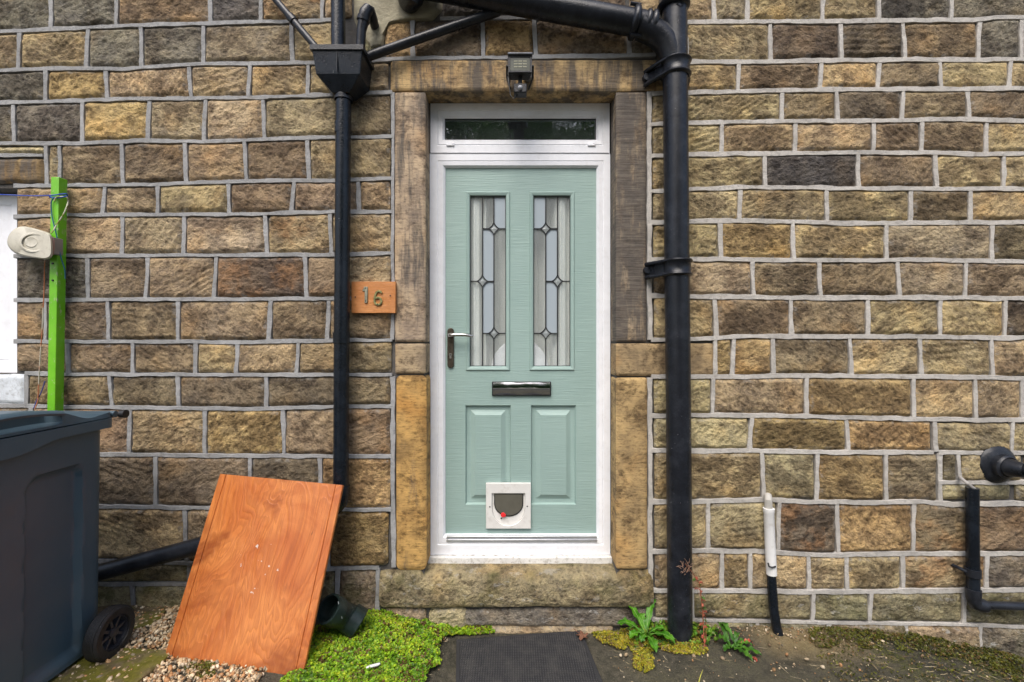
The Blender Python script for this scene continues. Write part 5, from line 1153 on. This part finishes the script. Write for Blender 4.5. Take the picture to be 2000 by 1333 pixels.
# ------------------------------------------------------------------ ground cover, moss
def inpoly(x, y, P):
    r = np.zeros(len(x), bool); n = len(P)
    for i in range(n):
        (x0, y0), (x1, y1) = P[i], P[(i+1) % n]; c = ((y0 > y) != (y1 > y)) & (x < (x1-x0)*(y-y0)/(y1-y0+1e-12)+x0); r ^= c
    return r
def edged(x, y, P):
    d = np.full(len(x), 9.)
    for i in range(len(P)):
        a, b = np.array(P[i]), np.array(P[(i+1) % len(P)]); ab = b-a; t = np.clip(((x-a[0])*ab[0]+(y-a[1])*ab[1])/(ab@ab+1e-12), 0, 1)
        d = np.minimum(d, np.hypot(x-a[0]-t*ab[0], y-a[1]-t*ab[1]))
    return d
def carpet(name, poly, n, size, cols, h, lab, seed, thin=.35, ragged=.05, tiltmax=.9, cat='ground cover'):
    P = [tuple(G(*p)[:2]) for p in poly]; xs_ = [p[0] for p in P]; ys_ = [p[1] for p in P]
    x = RNG.uniform(min(xs_), max(xs_), n*3); y = RNG.uniform(min(ys_), max(ys_), n*3)
    ok = inpoly(x, y, P); x, y = x[ok][:n*2], y[ok][:n*2]
    d = edged(x, y, P); nz = fbm(x*16, y*16, 1.3, seed, 4); nz2 = fbm(x*45, y*45, 2.3, seed+3, 3)
    keep = (d+ragged*2.2*nz > ragged*.25) & (nz2+.5+.35*RNG.random(len(x)) > thin)
    x, y, d, nz, nz2 = [q[keep][:n] for q in (x, y, d, nz, nz2)]
    m_ = len(x); hz = h*(sstep(0, .07, d)*.8+.2)*(.75+1.0*nz+.45*nz2); z = gz(x)+.003+np.maximum(hz, 0)*(1-.45*RNG.random(m_)**2)
    s_ = size*(.65+.7*RNG.random(m_)); az = RNG.uniform(0, 6.28, m_); tl = RNG.uniform(0, tiltmax, m_)
    nrm = np.c_[np.cos(az)*np.sin(tl), np.sin(az)*np.sin(tl)-.15, np.cos(tl)]; nrm /= np.linalg.norm(nrm, axis=1)[:, None]
    u = np.cross(nrm, np.c_[np.cos(az*3), np.sin(az*3), np.zeros(m_)]); u /= np.linalg.norm(u, axis=1)[:, None]; w_ = np.cross(nrm, u)
    k = 5; c = np.c_[x, y, z]; V = np.zeros((m_, k+1, 3)); V[:, 0] = c-nrm*(s_*.22)[:, None]
    for i in range(k): a_ = 2*math.pi*i/k; V[:, 1+i] = c+(u*math.cos(a_)+w_*math.sin(a_)*.85)*s_[:, None]
    base = (np.arange(m_)*(k+1))[:, None]; F = np.concatenate([base+np.array([[0, 1+i, 1+(i+1) % k]]) for i in range(k)])
    t = np.clip(.5+1.3*nz+.9*nz2*0+.22*RNG.standard_normal(m_), 0, .999); cols = np.array(cols); i0 = (t*(len(cols)-1)).astype(int); fr_ = (t*(len(cols)-1)-i0)[:, None]
    C = (cols[i0]*(1-fr_)+cols[i0+1]*fr_)*(.55+.8*RNG.random((m_, 1))); brn = (fbm(x*28, y*28, 9.1, seed+8, 4)+.18*RNG.standard_normal(m_) > .21); C[brn] = np.array((.16, .10, .03))*(.5+.8*RNG.random((int(brn.sum()), 1)))
    o_ = np_mesh(name, V.reshape(-1, 3), F, M_COV, cols=np.repeat(C, k+1, 0), smooth=False); tag(o_, lab, cat, kind='stuff'); return o_
M_COV = col_mat('small_leaf_green', .45, .3)
GRN = ((.06, .14, .01), (.13, .28, .012), (.22, .40, .014), (.32, .46, .018), (.42, .46, .025)); YEL = ((.10, .12, .01), (.20, .22, .014), (.36, .32, .02), (.42, .30, .03), (.26, .32, .02)); OLV = ((.03, .035, .006), (.06, .065, .008), (.10, .105, .012), (.15, .15, .015))
carpet('ground_cover', [(690,1180),(745,1188),(800,1200),(880,1212),(905,1236),(868,1252),(862,1300),(840,1345),(835,1400),(540,1420),(545,1340),(600,1240),(640,1210)], 22000, .0058, GRN, .042, 'bright green creeping leaves between the board and the doormat', 3, .47)
carpet('ground_cover', [(866,1205),(985,1205),(990,1225),(965,1240),(880,1243)], 3400, .0055, GRN, .045, 'small green tuft of creeping leaves at the foot of the doorstep', 13, .3, .015)
carpet('ground_cover', [(1148,1228),(1275,1222),(1370,1225),(1385,1262),(1380,1282),(1290,1278),(1275,1330),(1245,1325),(1225,1275),(1160,1262)], 7500, .0040, YEL, .013, 'yellow and orange creeping stonecrop around the dandelion and the stack foot', 23, .47, .07)
carpet('moss', [(1568,1228),(1700,1222),(1850,1240),(2010,1290),(2060,1330),(2010,1345),(1900,1300),(1760,1275),(1590,1270)], 7000, .0045, OLV, .03, 'dark olive moss along the wall foot at the right', 33, .66, .05, 1.3, 'moss')
carpet('moss', [(1600,1260),(2050,1300),(2200,1420),(1560,1420)], 3500, .004, OLV, .010, 'sparse olive moss spread over the dark paving at the right', 43, .72, .06, 1.3, 'moss')
carpet('moss', [(355,1300),(420,1290),(420,1325),(365,1330)], 700, .004, ((.06,.07,.01),(.13,.14,.015),(.2,.2,.02)), .03, 'little moss tuft in the gravel below the board', 53, .3, .01, 1.3, 'moss')
v1, f1, c1 = pebbles(1500, ((-.40, 2.6), (-.9, -.01)), .0022, .006); v2, f2, c2 = pebbles(900, ((-.35, 2.6), (-.10, -.02)), .0030, .006); v3, f3, c3 = pebbles(120, ((.4, 2.4), (-.5, -.02)), .0055, .006)
gv = np.r_[v1, v2, v3]; gf = np.r_[f1, f2+len(v1), f3+len(v1)+len(v2)]; gc = np.r_[c1, c2, c3]*.7
mk = np.abs(gv[:, 0]-.06) > .36; tag(np_mesh('grit', gv, gf[mk[gf].all(1)], col_mat('loose_grit', .8), cols=gc), 'loose grit gathered along the wall foot and over the paving', 'grit', kind='stuff')
carpet('small_weeds', [(1215,1215),(1400,1225),(1410,1262),(1240,1275)], 420, .010, ((.03,.09,.008),(.07,.19,.012),(.14,.28,.02),(.2,.26,.03)), .05, 'loose tiny green weeds sprouting round the foot of the soil stack', 73, .35, .03, 1.2, 'weeds')
# straw and debris
Vs, Fs, Cs = [], [], []
for k in range(420):
    if k < 330: px, py = random.uniform(1560, 2100), random.uniform(1255, 1420)
    elif k < 390: px, py = random.uniform(1150, 1560), random.uniform(1255, 1400)
    else: px, py = random.uniform(580, 860), random.uniform(1240, 1400)
    g = G(px, py); a_ = random.gauss(-.55, .5); l_ = random.uniform(.012, .05); dv_ = np.array((math.cos(a_), math.sin(a_), 0))*l_; nv = np.array((-math.sin(a_), math.cos(a_), 0))*random.uniform(.0006, .0013); z = g[2]+random.uniform(.006, .016)
    p = np.array((g[0], g[1], z)); q = p+dv_+np.array((0, 0, random.uniform(-.004, .008))); md = (p+q)/2+nv*random.uniform(-3, 3)
    n0_ = len(Vs); Vs += [p+nv, p-nv, md+nv, md-nv, q+nv*.4, q-nv*.4]; Fs += [(n0_, n0_+1, n0_+3, n0_+2), (n0_+2, n0_+3, n0_+5, n0_+4)]
    c = random.choice(((.42,.34,.19),(.30,.23,.12),(.16,.11,.06),(.5,.42,.27))); Cs += [c]*6
tag(np_mesh('straw_litter', np.array(Vs), np.array(Fs), col_mat('dry_straw', .8), cols=np.array(Cs), smooth=False), 'dry straw and stalks strewn over the paving', 'straw', kind='stuff')

# ------------------------------------------------------------------ plants
M_DAND = leafmat('dandelion_green', (.022, .10, .004), (.075, .22, .010), .45); M_DRIB = leafmat('dandelion_midrib', (.16, .32, .06), (.22, .38, .09), .5)
def leaf_blade(parent, base, az, length, width, rise, droop, mt, ribm=None, teeth=6, name='leaf', curl=.25, seed=0):
    rnd = random.Random(seed); n = 30; V = []; F = []; R_ = []; base = np.array(base); dr = np.array((math.cos(az), math.sin(az), 0)); sd_ = np.array((-math.sin(az), math.cos(az), 0))
    for i in range(n+1):
        t = i/n; c = base+dr*length*t*(1-.12*t)+np.array((0, 0, rise*math.sin(t*math.pi*.62)-droop*t*t)); R_.append(c+np.array((0, 0, .0015)))
        env = (t**.75)*(1-t**5)**.9; tooth = (1-.42*((t*teeth) % 1)) if teeth else 1; wv = width*env*tooth+.0022
        for s_ in (-1, -.5, 0, .5, 1): V.append(c+sd_*wv*s_+np.array((0, 0, abs(s_)*wv*curl+.004*math.sin(t*22+s_*3+seed)*abs(s_))))
    for i in range(n):
        for k in range(4): F.append((i*5+k, i*5+k+1, i*5+k+6, i*5+k+5))
    m = MB(); m.add(V, F); m.add([(p[0], p[1], p[2]-.0007) for p in V], [f_[::-1] for f_ in F]); lf = m.build(name, mt, parent, angle=80, fixn=False)
    if ribm: mm = MB(); mm.tube(R_, [.0015*(1-.8*i/n) for i in range(n+1)], 6); mm.build('midrib', ribm, lf, angle=80)
g = G(1262, 1250); dan = thing('dandelion', 'leafy green dandelion growing beside the foot of the soil stack', 'plant', g)
for k, (az, ln, wd, ri, dr_) in enumerate(((125, .17, .026, .11, 0), (60, .17, .022, .11, .0), (168, .15, .027, .06, .02), (-85, .135, .021, .035, .03), (-35, .15, .025, .05, .03), (205, .11, .022, .04, .02), (-12, .10, .02, .05, .01), (95, .09, .018, .06, 0), (-125, .08, .017, .03, .02))):
    leaf_blade(dan, g+np.array((0, 0, .02)), math.radians(az), ln, wd*1.4, ri, dr_, M_DAND, M_DRIB, 6, seed=k)
M_WEED = leafmat('weed_dark_green', (.02, .075, .006), (.065, .17, .014), .45); M_RED = leafmat('reddened_leaf', (.30, .05, .03), (.42, .12, .07), .5, 60)
g = G(1425, 1272); wd_ = thing('weed', 'low green weed with a red leaf on the paving right of the stack', 'plant', g)
for k, (az, ln, w_, ri) in enumerate(((85, .10, .016, .05), (20, .09, .013, .02), (-25, .10, .014, .02), (-60, .08, .013, .02), (140, .06, .016, .03), (200, .05, .012, .02), (55, .06, .01, .04), (-5, .06, .009, .03), (110, .08, .012, .06))):
    leaf_blade(wd_, g+np.array((.004*k, 0, .012)), math.radians(az), ln*1.35, w_*1.6, ri*1.3, .02, M_WEED, None, 5, seed=20+k)
leaf_blade(wd_, g+np.array((.045, .005, .02)), math.radians(8), .075, .010, .03, .02, M_RED, None, 0, seed=44)
leaf_blade(wd_, g+np.array((.07, -.05, .004)), math.radians(-50), .03, .008, .01, .01, M_RED, None, 0, seed=45)
g = G(1376, 1268); rs_ = thing('willowherb', 'tall thin red stemmed weed gone to seed beside the soil stack', 'plant', g)
M_RSTEM = leafmat('red_brown_stem', (.25, .07, .03), (.34, .12, .06), .6); M_SEED = leafmat('pinkish_seed_head', (.34, .20, .13), (.45, .28, .2), .8)
sp_ = [g, W(1374, 1225, .11), W(1371, 1180, .115), W(1366, 1140, .12), W(1352, 1118, .135), W(1338, 1102, .145)]
m = MB(); m.tube(sp_, [.0024, .0022, .002, .0017, .0013, .001], 8); m.build('stem', M_RSTEM, rs_, angle=80)
sp2 = [g+np.array((.006, 0, 0)), W(1379, 1230, .10), W(1378, 1205, .10), W(1366, 1195, .11)]
m = MB(); m.tube(sp2, .0014, 6); m.build('stem', M_RSTEM, rs_, angle=80)
m = MB()
for k in range(26):
    c = W(1338+random.uniform(-8, 12), 1112+random.uniform(-14, 10), .145); d_ = np.array((random.uniform(-.03, .02), random.uniform(-.012, .012), random.uniform(-.012, .03))); m.tube([c, c+d_*.5+np.array((0, 0, .003)), c+d_], [.0009, .0008, .0004], 5)
for k in range(16):
    t = random.random(); c = np.array(sp_[2])*(1-t)+np.array(sp_[4])*t; d_ = np.array((random.uniform(-.02, .02), random.uniform(-.01, .01), random.uniform(.005, .025))); m.tube([c, c+d_], [.0008, .0004], 5)
tag(m.build('seed_head', M_SEED, rs_, angle=80), kind='stuff')
for k in range(20):
    t = .05+.035*k; i = min(int(t*5), 4); c = np.array(sp_[i])+(np.array(sp_[i+1])-np.array(sp_[i]))*(t*5-i); leaf_blade(rs_, c, random.uniform(0, 6.28), random.uniform(.015, .03), .0035, .006, .008, M_RED if k % 3 else M_WEED, None, 0, seed=60+k)
g = G(1362, 1338); m = MB(); V = []; F = []
for i in range(9):
    t = i/8; c = g+np.array((.004+.022*t+.006*t*t, .02*t, .06*t-.012*t*t)); w_ = .003*(1-t)**.7; V += [c+np.array((-w_, 0, 0)), c+np.array((w_, 0, 0)), c+np.array((0, .0012, 0))]
for i in range(8):
    for a_, b_ in ((0, 1), (1, 2), (2, 0)): F.append((i*3+a_, i*3+b_, i*3+3+b_, i*3+3+a_))
m.add(V, F); tag(m.build('grass_blade', leafmat('yellow_grass', (.36, .36, .05), (.45, .43, .08), .5), None, angle=80), 'single yellow green grass blade at the front of the paving', 'grass')
g = G(1480, 1253); m = MB(); m.tube([W(1494, 1240, .06), W(1497, 1250, .07), W(1512, 1254, .085), W(1519, 1252, .09)], .0022, 6); tag(m.build('wire_scrap', M_BLK, None, angle=80), 'bent bit of thin dark wire at the foot of the black hose', 'wire')

# ------------------------------------------------------------------ trees behind the viewer, seen mirrored in the glass
def tree(x, y, h, rad, lab, seed):
    t = thing('tree', lab, 'tree', (x, y, 0)); rnd = np.random.default_rng(seed)
    m = MB(); m.tube([(x, y, -.2), (x+.1, y, h*.3), (x, y+.1, h*.6), (x+.1, y, h*.85)], [.22, .17, .11, .04], 10)
    for k in range(6): a_ = k*1.1; z = h*(.35+.07*k); m.tube([(x, y, z), (x+rad*.4*math.cos(a_), y+rad*.4*math.sin(a_), z+.5), (x+rad*.8*math.cos(a_), y+rad*.8*math.sin(a_), z+.9)], [.07, .05, .02], 6)
    m.build('trunk', simple('bark', (.09, .07, .05), .9), t, angle=80)
    n = 26000; cl = rnd.standard_normal((140, 3)); cl /= np.linalg.norm(cl, axis=1)[:, None]; cl *= rnd.random((140, 1))**.45; cl = cl*np.array((rad, rad, h*.44))+np.array((x, y, h*.56))
    c = cl[rnd.integers(0, 140, n)]+rnd.standard_normal((n, 3))*.34; s_ = .08+.09*rnd.random(n); a = rnd.standard_normal((n, 3)); a /= np.linalg.norm(a, axis=1)[:, None]; b = np.cross(a, rnd.standard_normal((n, 3))); b /= np.linalg.norm(b, axis=1)[:, None]
    V = np.stack([c+a*s_[:, None], c+b*s_[:, None]*.5, c-a*s_[:, None], c-b*s_[:, None]*.5], 1).reshape(-1, 3); C = np.array((.13, .25, .07))*(.6+.8*rnd.random((n, 1)))*np.array((1, 1, 1)); np_mesh('crown', V, np.arange(n*4).reshape(-1, 4), M_COV, t, cols=np.repeat(C, 4, 0), smooth=False)
tree(-1.6, -10.5, 9.5, 2.3, 'broad green tree mirrored in the left of the transom glass', 1); tree(2.2, -11.5, 10, 2.5, 'tall green tree mirrored in the right of the transom glass', 2)
print('stones', nst[0], 'objects', len(bpy.data.objects))
